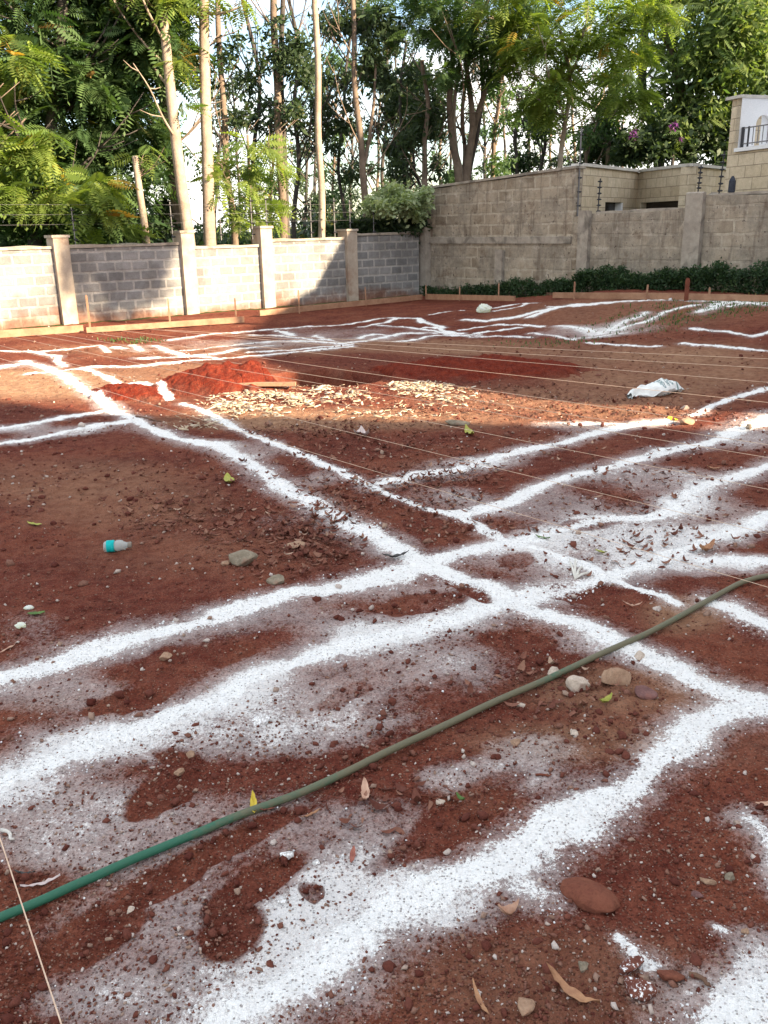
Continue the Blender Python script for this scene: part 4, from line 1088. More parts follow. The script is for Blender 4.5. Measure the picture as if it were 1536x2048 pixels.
rock(452, 1134, 30, .7, .5, 'tan', 'small tan stone touching the left of the largest grey stone', seed=21)
rock(550, 1168, 44, .75, .45, 'grey', 'flat pale-grey stone just above a lime line, below the largest grey stone', seed=2)
rock(592, 1090, 46, .6, .3, 'tan', 'flat brown stone above the long lime line, up right of the grey stones', seed=3)
rock(331, 1323, 30, .8, .6, 'tan', 'small angular brown stone between two lime lines at left', seed=4)
rock(1153, 1378, 52, .8, .72, 'cream', 'whitish angular stone beside the hose, leftmost of the row of three', seed=5, rot=-15)
rock(1228, 1368, 62, .62, .5, 'tan', 'wide tan stone, middle of the row of three below the hose', seed=6, rot=5)
rock(1287, 1392, 42, .8, .5, 'plum', 'plum-coloured stone, rightmost of the row of three below the hose', seed=7, rot=-35)
rock(1178, 1800, 100, .60, .36, 'red', 'largest stone in view, flat red-brown slab in the right foreground', seed=5, rot=-32, facets=0)
rock(1047, 2014, 42, .95, .7, 'tan', 'ochre stone at the bottom between two dry leaves', seed=9)
rock(1165, 1941, 28, .8, .6, 'grey', 'small grey-brown stone below the big flat red slab', seed=10)
rock(1275, 1985, 78, .6, .55, 'dusty', 'crumbly red clod speckled with lime near the bottom right', seed=11, rot=-30)
rock(1262, 1935, 60, .7, .5, 'dusty', 'red clod just above the lime-speckled one', seed=31, rot=10)
rock(1340, 1955, 46, .7, .5, 'red', 'reddish clod right of the lime-speckled one', seed=32)
rock(520, 1443, 42, .7, .4, 'white', 'lime-white stone with a dark shadow in the middle of the dusted strip', seed=12)
rock(1375, 848, 28, .8, .6, 'tan', 'tan stone beside the bright yellow scrap', seed=13)
rock(1278, 1315, 36, .6, .35, 'cream', 'flat pale stone tucked under the hose at right', seed=14)
rock(1040, 1408, 24, .8, .6, 'cream', 'small pinkish stone left of the whitish angular stone, under the hose', seed=15)
rock(1148, 1468, 22, 1., .6, 'cream', 'small square pale stone below the row of three', seed=16)
rock(1108, 1345, 40, .5, .5, 'cream', 'crumbled pale stone just above the hose', seed=17)
rock(575, 1706, 30, .8, .5, 'white', 'lime-dusted stone below the middle of the hose', seed=18)
rock(632, 1722, 22, .8, .5, 'white', 'smaller lime-dusted stone right of its twin below the hose', seed=19)
rock(562, 1800, 22, .8, .5, 'white', 'lime-dusted stone beside the scraped footprint', seed=20)
rock(260, 1821, 18, .9, .6, 'cream', 'small pinkish stone below the green end of the hose', seed=22)
rock(1412, 1770, 34, .5, .5, 'tan', 'elongated tan stone right of the big flat red slab', seed=23, rot=-30)
rock(1395, 1792, 26, .6, .5, 'plum', 'brown oval stone below the elongated tan one', seed=24, rot=-35)
rock(1460, 1764, 28, .6, .6, 'grey', 'dark grey stone near the right edge', seed=25)
rock(1490, 1876, 18, .9, .8, 'tan', 'upright tan pebble near the right edge above the lime', seed=26)
rock(880, 1612, 18, 1., .8, 'cream', 'pinkish pebble in the brown patch above the main foreground line', seed=27)
rock(1031, 1486, 24, .8, .5, 'tan', 'tan pebble by itself under the hose, right of centre', seed=28)
rock(912, 852, 48, .5, .3, 'grey', 'grey flat stone at the edge of the sun strip', seed=29)
rock(350, 1517, 0, 1, 1, 'tan', '', seed=30) if False else None
rock(382, 1510, 20, .9, .7, 'tan', 'small round stone at the top of the footprint', seed=33)
rock(358, 1552, 22, .9, .6, 'tan', 'small stone lying in the footprint', seed=34)
rock(1497, 858, 26, .6, .5, 'grey', 'grey stone with a white scrap at the right edge of the sun strip', seed=35)
rock(1340, 625, 14, .8, 1.0, 'white', 'small white block far off below the board by the hedge', seed=36)

# single leaves ------------------------------------------------------------
def leaf_mat(name, c1, c2):
    m, t, b = mat(name, rough=.6, spec=.25); n = noise(t, 45, 5, .6, objco(t)); t.links.new(ramp(t, n, [(.3, c1), (.7, c2)]), b.inputs['Base Color']); bump(t, b, n, .002, .6); return m
LM = {'yellow': leaf_mat('yellow_leaf', (.42, .30, .03), (.60, .46, .05)), 'brown': leaf_mat('dry_brown_leaf', (.24, .11, .06), (.42, .23, .12)),
      'tan': leaf_mat('tan_leaf', (.38, .21, .14), (.55, .36, .26)), 'green': leaf_mat('green_leaf', (.06, .12, .03), (.12, .2, .05)),
      'lime': leaf_mat('yellow_green_leaf', (.22, .24, .04), (.38, .36, .08)), 'pale': leaf_mat('pale_pink_leaf', (.45, .36, .34), (.62, .53, .5)),
      'dark': leaf_mat('blackened_leaf', (.03, .03, .03), (.08, .075, .07)), 'red': leaf_mat('reddish_leaf', (.22, .07, .05), (.35, .13, .09)),
      'neon': leaf_mat('bright_yellow_scrap', (.75, .68, .03), (.8, .75, .05)), 'straw': leaf_mat('straw_blade', (.5, .48, .42), (.66, .64, .58))}
def leaf(p0, p1, wid, col, label, curl=.4, cup=.5, lift=.006, roll=0., name='fallen_leaf'):
    a = gp(*p0); b = gp(*p1); d = b-a; L = np.linalg.norm(d); TV, TF = leaf_template(10, curl, cup, wid*.62)
    x = d/L; n = np.array([0, 0, 1.0]); y = np.cross(n, x); y /= np.linalg.norm(y); n = np.cross(x, y)
    y2 = y*math.cos(roll)+n*math.sin(roll); n2 = -y*math.sin(roll)+n*math.cos(roll)
    Mx = np.stack((x, y2, n2), 1)
    rr = RNG.normal(0, .02, len(TV)); TV = TV.copy(); TV[:, 2] += rr; TV[:, 1] *= 1+RNG.normal(0, .06, len(TV))
    V = (TV*L)@Mx.T
    Vt = np.vstack((V, V-np.array([0, 0, .0012]))); nb = len(V)
    F = np.vstack((TF, (TF+nb)[:, ::-1]))
    c = (a+b)/2
    o = mobj(name, Vt, F, LM[col], smooth=True); o.location = (c[0], c[1], c[2]+lift+max(0, L*wid*abs(math.sin(roll)))); tag(o, label, 'leaf'); return o
leaf((506, 1592), (510, 1640), .15, 'yellow', 'narrow yellow leaf propped against the upper side of the hose', .3, .6, .008)
leaf((1092, 1955), (1198, 2032), .13, 'brown', 'long pointed brown leaf at the bottom, largest leaf in view', .5, .5)
leaf((998, 1840), (1040, 1832), .42, 'tan', 'curled ring-shaped tan leaf left of the big red slab', 1.4, 1.2)
leaf((945, 1975), (978, 2045), .10, 'brown', 'thin brown leaf pointing down at the bottom edge', .5, .8)
leaf((730, 1572), (732, 1615), .20, 'tan', 'tan leaf standing just right of the hose in the middle', .4, .7)
leaf((1210, 1590), (1180, 1600), .0, 'tan', '') if False else None
leaf((42, 1785), (122, 1760), .11, 'pale', 'long pale pink leaf beside the foreground string', .3, .3)
leaf((30, 1750), (72, 1754), .10, 'dark', 'dark thin leaf just above the long pale pink one', .3, .3)
leaf((1070, 1078), (1100, 1086), .20, 'green', 'dark green leaf lying on the lime where lines cross', .3, .5)
leaf((1190, 1102), (1214, 1110), .25, 'lime', 'yellow-green leaf on the lime, right of the dark green one', .3, .5)
leaf((764, 1122), (818, 1116), .16, 'dark', 'blackish curled leaf touching the long lime line', .4, .8)
leaf((1245, 1212), (1284, 1216), .15, 'tan', 'tan leaf below the crossing, above the hose', .5, .4)
leaf((1200, 1412), (1224, 1402), .35, 'lime', 'olive-yellow leaf under the tan stone of the row of three', .8, .8)
leaf((703, 1732), (708, 1700), .2, 'red', 'small reddish leaf right of the lime-dusted stones', .3, .6)
leaf((454, 960), (463, 974), .3, 'lime', 'little yellow-green leaf left of the long lime line', .3, .4)
leaf((55, 1048), (84, 1052), .2, 'lime', 'small greenish leaf at far left above the bottle', .2, .3)
leaf((55, 1235), (90, 1228), .35, 'green', 'green leaf beside crumpled white plastic scraps at left', .2, .3)
leaf((1337, 838), (1354, 844), .4, 'neon', 'bright yellow scrap at the end of a lime line in the sun', .2, .2)
leaf((708, 872), (722, 866), .3, 'pale', 'pale leaf, left of a pair below the sun strip', .8, .8)
leaf((722, 868), (738, 876), .25, 'pale', 'pale leaf, right of a pair below the sun strip', .8, .8)
leaf((932, 862), (946, 876), .2, 'lime', 'small green leaf right of the pale pair', .3, .3)
leaf((1510, 1615), (1555, 1612), .2, 'tan', 'tan leaf at the right edge of the photo', .3, .3)
leaf((912, 1600), (930, 1612), .3, 'green', 'crumpled dull green leaf right of the hose, above the main line', .8, .9)
leaf((760, 1700), (788, 1690), .0, 'tan', '') if False else None
leaf((520, 1630), (560, 1610), .15, 'red', 'reddish dry leaf touching the hose right of the yellow leaf', .3, .5)
leaf((600, 1640), (640, 1622), .12, 'brown', 'brown narrow leaf under the hose', .3, .5)
leaf((1115, 1228), (1130, 1246), .2, 'tan', '') if False else None
leaf((1398, 1106), (1428, 1096), .3, 'brown', 'brown curled leaf on the lime at right', .8, .8)
leaf((1440, 940), (1412, 938), .3, 'brown', 'brown leaf resting on the third lime line at right', .5, .5)
leaf((0, 1305), (35, 1290), .12, 'tan', 'tan strip of bark at the far left edge', .1, .3)

def sticks(p0, p1, r, label, m, bend=.01, name='stick', cat='stick'):
    a = gp(*p0); b = gp(*p1); pts = [a+(b-a)*t+np.array([bend*math.sin(5*t), bend*math.cos(4*t), r+.002]) for t in np.linspace(0, 1, 7)]
    V, F = tube(rel(pts, a), np.linspace(r, r*.6, 7), 7); o = mobj(name, V, F, m, smooth=True); o.location = a; tag(o, label, cat)
sticks((0, 1670), (38, 1680), .006, 'whitish stick at the left edge where the foreground string begins', M_COPE)
sticks((1072, 1558), (1108, 1552), .004, 'short reddish twig on the brown patch above the main line', M_WOODR)
sticks((835, 1595), (885, 1598), .002, 'thin twig right of the tan standing leaf', M_WOODR)
sticks((1380, 1962), (1425, 1972), .006, 'dark twig near the lime at the bottom right', M_WOODD)
sticks((270, 838), (330, 842), .008, 'dark crooked twig on the lime where the double line meets the long one', M_WOODD, .03)
sticks((660, 1050), (702, 1028), .006, 'dark twig across the long lime line', M_WOODD, .02)
# dry blades tuft
tf = empty('straw_tuft', gp(1150, 1150), 'tuft of whitish dry blades lying where the lime lines cross', 'dry grass')
for i, (x, y) in enumerate([(1138, 1122), (1150, 1120), (1165, 1135), (1185, 1148), (1160, 1150)]):
    a = gp(1150, 1158); b = gp(x, y); pts = [rel(a+(b-a)*t, tf.location)+np.array([0, 0, .004+.05*t*(1-t)]) for t in np.linspace(0, 1, 6)]
    V, F = tube(pts, [.003, .006, .006, .005, .003, .001], 5); mobj('blade', V, F, LM['straw'], tf)

# long thin plank by the sunlit heap
a = gp(480, 783); b = gp(592, 781)
V, F, UV = prism(a[:2], b[:2], 0, .035, .07)
V = np.array(V); V[:, 2] += hz(a[0], a[1])+.05; c = (a+b)/2
o = mobj('wooden_plank', rel(V, (c[0], c[1], 0)), F, M_WOOD); o.location = (c[0], c[1], 0); tag(o, 'short plank lying between the sunlit heap and the wood chips', 'plank')

# ---------------------------------------------------------------- bottle, bag, sack, scraps
def lathe(prof, seg=28):
    V = []; F = []
    for x, r in prof:
        for k in range(seg):
            a = 2*math.pi*k/seg; V.append((x, r*math.cos(a), r*math.sin(a)))
    for i in range(len(prof)-1):
        for k in range(seg):
            F.append((i*seg+k, i*seg+(k+1) % seg, (i+1)*seg+(k+1) % seg, (i+1)*seg+k))
    F += [tuple(range(seg))[::-1], tuple(range((len(prof)-1)*seg, len(prof)*seg))]
    return V, F
ba = gp(208, 1104); bb = gp(262, 1100); bc = (ba+bb)/2; bl = np.linalg.norm((bb-ba)[:2])
br_ = .030
bt = empty('plastic_bottle', (bc[0], bc[1], bc[2]+br_), 'crushed clear plastic bottle with a turquoise label lying on bare red earth', 'bottle')
bt.rotation_euler = (0, 0, math.atan2(bb[1]-ba[1], bb[0]-ba[0]))
mb, tb, bbn = mat('clear_dusty_plastic', (.62, .66, .64), .25, .5); bbn.inputs['Transmission Weight'].default_value = .55; bbn.inputs['IOR'].default_value = 1.2
h2 = bl/2
pr = [(-h2, .010), (-h2+.004, .026), (-h2+.012, br_), (-.02, br_), (-.012, br_*.93), (.0, br_*.99), (.02, br_*.92), (.03, br_*.98), (h2-.035, br_*.85), (h2-.02, .016), (h2-.012, .013)]
V, F = lathe(pr); V = np.array(V); V[:, 2] += .004*np.sin(V[:, 0]*120)*(V[:, 2] > 0); mobj('body', V, F, mb, bt, smooth=True)
mlb = rough_mat('turquoise_label', (.0, .36, .36), (.02, .50, .48), 30, rough=.4, b_d=.0005)
V, F = lathe([(-h2+.018, br_+.0012), (-h2+.020, br_+.002), (-.014, br_+.002), (-.012, br_+.0012)]); mobj('label_sleeve', V, F, mlb, bt, smooth=True)
V, F = lathe([(h2-.0125, .0155), (h2-.011, .0165), (h2+.004, .0165), (h2+.006, .014)], 16); mobj('cap', V, F, M_CONC, bt, smooth=True)

def crumple(px, py, wpx, hfac, label, name, cat, m, seed):
    c = gp(px, py); w = wpx/FPX*(np.array([c[0], c[1], c[2]-H])@fw)/2; V = SV.copy()
    q = V*2.5+seed; f = np.abs(fbm(q[:, 0]+q[:, 2]*1.3, q[:, 1]-q[:, 2], seed, 4)-.5)*2
    f2 = np.abs(fbm(q[:, 0]*2.2-q[:, 1], q[:, 2]*2.2, seed+5, 3)-.5)*2
    V = V*(0.75+.5*f-.25*f2)[:, None]*np.array([w, w*.8, w*hfac]); V[:, 2] = np.maximum(V[:, 2], -w*hfac*.4)
    o = mobj(name, V, SF, m, smooth=False); o.location = (c[0], c[1], c[2]+w*hfac*.4); tag(o, label, cat); return o
mpb = leaf_material('thin_white_plastic', (.78, .8, .8), (.82, .84, .84), (.8, .8, .8), .3)
crumple(968, 625, 34, .75, 'crumpled white plastic bag among the far lime lines', 'plastic_bag', 'plastic bag', mpb, 3)
crumple(58, 1218, 22, .5, 'small crumpled white plastic scrap at left, upper one', 'plastic_scrap', 'plastic scrap', mpb, 5)
crumple(42, 1255, 24, .7, 'small crumpled white plastic scrap at left, lower one', 'plastic_scrap', 'plastic scrap', mpb, 6)
# white woven sack with printed stripes
def sack():
    sk, t, b = mat('woven_white_sack', rough=.6, spec=.2)
    uv = t.nodes.new('ShaderNodeUVMap').outputs[0]; s = t.nodes.new('ShaderNodeSeparateXYZ'); t.links.new(uv, s.inputs[0])
    u = s.outputs[0]; v = s.outputs[1]
    def band(x, a, w): return mth(t, 'MULTIPLY', mrange(t, x, a-.004, a+.004), mrange(t, x, a+w+.004, a+w-.004))
    nn = noise(t, 34, 3, .6, uv)
    st = band(u, .92, .015)
    txt = mth(t, 'MULTIPLY', mth(t, 'MAXIMUM', mth(t, 'MAXIMUM', band(u, .52, .05), band(u, .61, .07)), band(u, .72, .05)), mrange(t, nn, .42, .50))
    txt = mth(t, 'MULTIPLY', txt, band(v, .08, .84))
    mark = mth(t, 'MAXIMUM', mth(t, 'MAXIMUM', st, band(u, .83, .03)), txt)
    c = mixc(t, mth(t, 'MULTIPLY', mark, .9), ramp(t, noise(t, 12, 4, .6, uv), [(.3, (.62, .64, .62)), (.7, (.80, .81, .79))]), (.12, .20, .20))
    t.links.new(c, b.inputs['Base Color'])
    a = gp(1262, 797); b_ = gp(1352, 783); d = (b_-a)[:2]; L = np.linalg.norm(d); d /= L; n = np.array([-d[1], d[0]])
    nu, nv = 60, 34; V = []; UV = []; c0 = (a+b_)/2
    def wid(u): return .05+.085*sstep(.0, .45, np.array(u))*(1-.25*sstep(.85, 1., np.array(u)))
    for side in (1, -1):
        for j in range(nv+1):
            for i in range(nu+1):
                u = i/nu; v = j/nv; w = float(wid(u)); yy = (v-.5)*2*w
                edge = (1-(2*v-1)**4)*(1-max(0, (u-.93)/.07)**2)
                thick = (.05*math.exp(-((u-.68)/.28)**2)+.025)*edge
                wr = .07*(fbm(np.array([u*7.+3]), np.array([v*4.]), 201, 3)[0]-.5)+.02*math.sin(u*17+v*6)*math.exp(-((u-.42)/.12)**2)
                z = .035+(.03*math.exp(-((u-.62)/.3)**2))+wr*1.2 + (thick if side > 0 else -thick*.8)
                z = max(z, .004)
                x = (u-.5)*L*1.06
                tw = yy*.8+.06*(1-u)*math.sin(u*9)
                p = d*x+n*tw; V.append((p[0], p[1], z)); UV.append((u, v))
    F = []; o = (nu+1)*(nv+1); FU = []
    for sgn in (0, 1):
        for j in range(nv):
            for i in range(nu):
                q = [sgn*o+j*(nu+1)+i, sgn*o+j*(nu+1)+i+1, sgn*o+(j+1)*(nu+1)+i+1, sgn*o+(j+1)*(nu+1)+i]
                if sgn: q = q[::-1]
                F.append(tuple(q)); FU += [UV[k] for k in q]
    for j in range(nv): # close the right end
        q = (j*(nu+1)+nu, o+j*(nu+1)+nu, o+(j+1)*(nu+1)+nu, (j+1)*(nu+1)+nu); F.append(q); FU += [UV[k] for k in q]
    for i in range(nu):
        for j in (0, nv):
            k = j*(nu+1)+i; q = (k, k+1, o+k+1, o+k); F.append(q); FU += [UV[x] for x in q]
    ob = mobj('woven_sack', V, F, sk, smooth=True, uv=FU); ob.location = (c0[0], c0[1], hz(c0[0], c0[1]))
    tag(ob, 'crumpled white woven sack with grey print, lying under a string on the right', 'sack')
sack()

# ---------------------------------------------------------------- electric fence posts
def fpost(p2, z0, z1, label, ins=0, r=.012, m=M_METAL, lean=(0, 0), group='electric fence posts on the left wall', side=1):
    root = empty('fence_post', (p2[0], p2[1], z0), label, 'fence post', group)
    V, F = tube([(0, 0, 0), (lean[0]*.5, lean[1]*.5, (z1-z0)/2), (lean[0], lean[1], z1-z0)], r, 8); mobj('rod', V, F, m, root)
    for k in range(ins):
        z = (z1-z0)*(.12+.8*k/max(1, ins-1)); V, F = tube([(-.045, 0, z), (-.03, 0, z), (-.028, 0, z), (.03, 0, z), (.032, 0, z), (.045, 0, z)], [.009, .009, .017, .017, .009, .009], 8)
        V = np.array(V); V[:, 0] += side*.015; mobj('insulator', V, F, M_BLACK, root)
    return root
names = ['just right of the second pillar', 'behind the third bay, left of the thin trunks', 'left of the third pillar', 'right of the third pillar, before the twin trunks', 'in the middle of the fourth bay', 'right of the pale slim trunk', 'beside the fourth pillar', 'in the shaded last bay, before the dark shrub', 'above the second bay', 'above the first bay at far left']
for (px, yt), nm in zip([(346, 404), (443, 388), (506, 395), (536, 392), (624, 392), (671, 396), (702, 400), (749, 404), (150, 415), (130, 450)][:9], names):
    s = on_left(px, 1.6); p = LW0+ldir*s+np.array([-ldir[1], ldir[0]])*.03
    fpost(p, 1.42, zat(p, yt), 'thin grey fence post '+nm, ins=4, r=.010)
for wz in (1.78, 1.95, 2.12):
    a = LW0+ldir*(-4.); b = CORN; V, F = tube(rel([(*a, wz), (*((a+b)/2), wz-.01), (*b, wz)], (*LW0, 0)), .0018, 4)
    o = mobj('fence_wire', V, F, M_METAL); o.location = (*LW0, 0)
    tag(o, {1.78: 'lowest', 1.95: 'middle', 2.12: 'topmost'}[wz]+' thin wire strung above the left wall', 'wire', 'electric fence wires')
G2 = 'tall fence posts with black insulators on the right wall'
p = RP(s_end+.02)+ldir*.1; fpost(p, zt2, zat(p, 255), 'tallest dark fence post, standing where the high right wall ends', 6, .016, M_METAL, group=G2)
p = RP(on_right(1190, 2))+ldir*.1; fpost(p, zt2, zat(p, 357), 'dark fence post before the small barred window of the stone house', 6, .012, M_BLACK, lean=(.02, 0), group=G2)
p = RP(s2-.1)+ldir*.12; fpost(p, zt3, zat(p, 330), 'dark fence post at the step in the right wall', 6, .012, M_BLACK, lean=(.02, 0), group=G2)
p = RP(on_right(1432, 2.2))+ldir*.12; fpost(p, zt3, zat(p, 303), 'dark fence post with a thin green tip before the tall wing of the house', 6, .012, M_BLACK, lean=(.03, 0), group=G2)
p = RP(on_right(1458, 2.2))+ldir*.1
V, F = tube([(0, 0, 0), (0, 0, .02), (0, 0, .19), (0, 0, .23), (0, 0, .27)], [.05, .058, .058, .04, .018], 12)
o = mobj('plastic_canister', V, F, rough_mat('blue_black_plastic', (.03, .035, .05), (.06, .065, .08), 20, .5)); o.location = (p[0], p[1], zt3+.045); tag(o, 'dark blue-black canister standing on the right wall before the tall wing', 'canister')

# ---------------------------------------------------------------- vegetation
def frond_template(pairs=9, L=1.0, lw=.13, droop=.35, lf=.34):
    V = []; F = []
    def add(p, q, w, nrm):
        d = q-p; s = np.cross(d, nrm); s = s/(np.linalg.norm(s)+1e-9)*w; m = p+d*.45; o = len(V)
        V.extend([p, m+s, q, m-s]); F.append((o, o+1, o+2, o+3))
    up_ = np.array([0, 0, 1.])
    for k in range(pairs):
        t = (k+1)/(pairs+.5); c = np.array([t*L, 0, -droop*t*t]); ll = lf*(math.sin(math.pi*(.12+.8*t))**.7)
        for s in (-1, 1):
            q = c+np.array([.35*ll, s*ll, -.22*ll]); add(c, q, lw*.5*(ll/lf), up_)
    c = np.array([L, 0, -droop]); add(c, c+np.array([.22, 0, -.1]), lw*.4, up_)
    add(np.array([0, 0, 0.]), np.array([L*.5, 0, -droop*.25]), .012, up_); add(np.array([L*.5, 0, -droop*.25]), c, .010, up_)
    return np.array(V), np.array(F)
FR = [frond_template(9, 1., .13, .35), frond_template(8, 1., .12, .6, .36), frond_template(10, 1., .11, .15, .30)]
def clump_template(n, sd, lw=.22, spread=.5):
    r = np.random.default_rng(sd); V = []; F = []
    for k in range(n):
        c = r.normal(0, spread*.55, 3); d = r.normal(0, 1, 3); d[2] = d[2]*.5-.3; d /= np.linalg.norm(d); s = np.cross(d, r.normal(0, 1, 3)); s /= np.linalg.norm(s)
        L = r.uniform(.3, .55); w = L*lw; o = len(V); V += [c, c+d*L*.5+s*w, c+d*L, c+d*L*.5-s*w]; F.append((o, o+1, o+2, o+3))
    return np.array(V), np.array(F)
CL = [clump_template(12, i, .26) for i in range(3)]
CLF = [clump_template(16, 10+i, .17, .6) for i in range(3)]

def crown(blobs, Y, dY, size, templates, lm, root, name='crown', tone_pow=1., flat=.5, shell=.5, orient_out=True, tmax=1., dense=1.08):
    """blobs: (px, py, rx, ry, n) read off the photograph, filled in depth too"""
    Vs = []; Fs = []; As = []; o = 0
    for (px, py, rx, ry, n) in blobs:
        n = max(1, int(n*dense))
        c = at(px, py, Y); sx = rx/FPX*Y*1.02; sz = ry/FPX*Y*1.05; sy = min(dY, max(sx, sz))
        u = RNG.normal(0, 1, (n, 3)); u /= np.linalg.norm(u, axis=1)[:, None]
        rad = RNG.random(n)**shell
        # sub-clumps give an uneven outline
        K = max(3, n//14); cc = RNG.normal(0, 1, (K, 3)); cc /= np.linalg.norm(cc, axis=1)[:, None]; cc *= (RNG.random(K)**.45)[:, None]
        g = cc[RNG.integers(0, K, n)]+u*rad[:, None]*.34
        T = c+g*np.array([sx, sy, sz])
        out = np.arctan2(g[:, 1]+.2*u[:, 1], g[:, 0]+.2*u[:, 0]) if orient_out else RNG.uniform(0, 6.28, n)
        out = out+RNG.normal(0, .7, n)
        k = RNG.integers(0, len(templates), n); s = size*RNG.uniform(.65, 1.25, n)
        tone = np.clip(RNG.random(n)**tone_pow*tmax*.8+.2*RNG.random(n)*tmax+.25*(RNG.random(n) > .96), 0, 1)
        for q in range(len(templates)):
            m = k == q
            if not m.any(): continue
            R = rotz(out[m])@roty(RNG.normal(.25, .35, m.sum()))@rotx(RNG.normal(0, flat, m.sum()))*s[m][:, None, None]
            v, f, a = inst(templates[q][0], templates[q][1], R, T[m], tone[m]); Vs.append(v); Fs.append(f+o); As.append(a); o += len(v)
    V = np.vstack(Vs); ob = mobj(name, rel(V, root.location), np.vstack(Fs), lm, root, attrs={'tone': np.concatenate(As)}); return ob
def stem(path, Y, w0, w1, root, bark, name='trunk', wob=.0, Y2=None, seg=9, ground=True):
    pts = [];
    for i, (x, y) in enumerate(path):
        yy = Y if Y2 is None else Y+(Y2-Y)*i/(len(path)-1); pts.append(at(x, y, yy))
    if ground: b = pts[0].copy(); b[2] = -.1; b[0] -= .0; pts = [b]+pts
    p = spline(pts, 7); n = len(p)
    t = np.linspace(0, 1, n); r = (w0+(w1-w0)*t)/FPX*Y*.5
    if ground: r = r*(1+.5*np.exp(-t*14))
    p = p+np.stack((wob*np.sin(t*19+Y), wob*np.cos(t*15+Y), 0*t), -1)
    V, F = tube(rel(p, root.location), r, seg); return mobj(name, V, F, bark, root, smooth=True), p
def twigs(p, n, L, r, root, bark, up_=.8, start=.45, name='branches', rs=0):
    """bare branches growing off a trunk, one mesh"""
    rr = np.random.default_rng(rs); parts = []
    for k in range(n):
        i = int((start+(1-start)*rr.random())*(len(p)-2)); a = p[i]; th = rr.uniform(0, 6.28); l = L*rr.uniform(.5, 1.2)
        d = np.array([math.cos(th)*(1-up_*.4), math.sin(th)*(1-up_*.4), up_*rr.uniform(.5, 1.3)]); d /= np.linalg.norm(d)
        q = [a, a+d*l*.4, a+d*l*.75+np.array([0, 0, l*.1]), a+d*l+np.array([rr.normal(0, .1)*l, 0, l*.22])]
        sp = spline(q, 3); parts.append(tube(sp, np.linspace(r, r*.25, len(sp)), 5))
        for m in range(3):
            j = rr.integers(3, len(sp)-1); b = sp[j]; d2 = d+rr.normal(0, .55, 3); d2[2] = abs(d2[2])*.7; d2 /= np.linalg.norm(d2); l2 = l*rr.uniform(.25, .5)
            parts.append(tube([b, b+d2*l2*.5, b+d2*l2+np.array([0, 0, l2*.1])], [r*.5, r*.35, r*.15], 4))
    V, F = merge(parts); return mobj(name, rel(V, root.location), F, bark, root, smooth=True)
def tree(name, Y, bx, by, label, group='trees beyond the walls', cat='tree'):
    p = at(bx, by, Y); return empty(name, (p[0], p[1], 0), label, cat, group)

# big leafy tree at the left
r = tree('leafy_tree', 19.2, 95, 480, 'dense deep-green tree with drooping feathery fronds filling the upper left of the photo')
_, p = stem([(70, 480), (95, 300), (120, 100), (130, -150)], 19.3, 30, 16, r, M_BARKD); twigs(p, 14, 2.6, .035, r, M_BARKD, .5, .3, rs=1)
crown([(60,60,150,150,210),(200,90,140,120,230),(300,40,80,90,110),(90,340,150,80,200),(215,410,80,50,90),(40,440,90,50,80),(235,250,80,80,130),(90,200,150,90,200),(-120,250,150,260,260),(80,-160,260,130,240),(150,455,70,25,40),(300,110,30,50,30)],
      19.9, 1.3, .53, FR, L_DEEP, r, flat=.5, dense=3.6)
r = tree('leafy_tree', 18.0, 20, 480, 'lighter green drooping boughs with yellow and orange-tipped fronds low at the far left', None)
_, p = stem([(-40, 480), (-60, 300), (-50, 100)], 18.1, 22, 12, r, M_BARKB); twigs(p, 8, 2.0, .03, r, M_BARKB, .3, .3, rs=2)
crown([(20,110,50,90,50),(30,300,60,60,45),(110,300,90,40,60),(170,365,90,40,60),(60,395,80,40,50),(200,440,60,25,26),(-120,250,120,200,120)], 17.9, .6, .56, FR, L_BRIGHT, r, dense=1.2, flat=.3, tone_pow=.8)
# trunks at left
r = tree('broken_trunk_tree', 18.5, 290, 465, 'short slim pale trunk with a snapped top between the leafy boughs and the leaning trunk')
_, p = stem([(291, 470), (280, 390), (270, 312)], 18.5, 15, 12, r, M_BARKP); twigs(p, 3, .5, .012, r, M_BARKB, .6, .8, rs=3)
crown([(262,312,30,14,6),(296,300,30,14,6)], 18.5, .3, .35, FR, L_BRIGHT, r)
r = tree('pale_trunk_tree', 18.85, 372, 465, 'pale leaning trunk, brightest of a pair rising behind the second pillar')
_, p = stem([(376, 470), (360, 350), (345, 220), (330, 70), (318, -60)], 18.85, 25, 15, r, M_BARKP); twigs(p, 7, 1.6, .03, r, M_BARKP, .6, .5, rs=4)
crown([(335,20,60,40,50),(350,-40,120,60,90),(368,170,26,50,16)], 19.2, .8, .5, FR, L_BRIGHT, r)
r = tree('dark_trunk_tree', 20.4, 355, 465, 'darker trunk of the pair, just behind and left of the pale leaning one')
_, p = stem([(362, 470), (345, 350), (330, 220), (316, 80), (300, -80)], 20.4, 25, 16, r, M_BARKB); twigs(p, 8, 2., .03, r, M_BARKB, .6, .5, rs=5)
crown([(270,30,90,70,90),(300,330,50,60,40)], 20.6, 1., .5, FR, L_DEEP, r)
r = tree('pale_trunk_tree', 19.7, 415, 470, 'tall straight pale trunk, thickest one standing alone behind the left wall')
_, p = stem([(419, 475), (415, 330), (410, 180), (408, 40), (405, -120)], 19.7, 25, 17, r, M_BARKP)
q = [at(409, 25, 19.7), at(440, 27, 19.6), at(482, 14, 19.5)]; V, F = tube(rel(spline(q, 5), r.location), np.linspace(.04, .018, 11), 7); mobj('limb', V, F, M_BARKP, r, smooth=True)
crown([(405,-150,120,60,90)], 19.7, 1., .5, FR, L_DEEP, r)

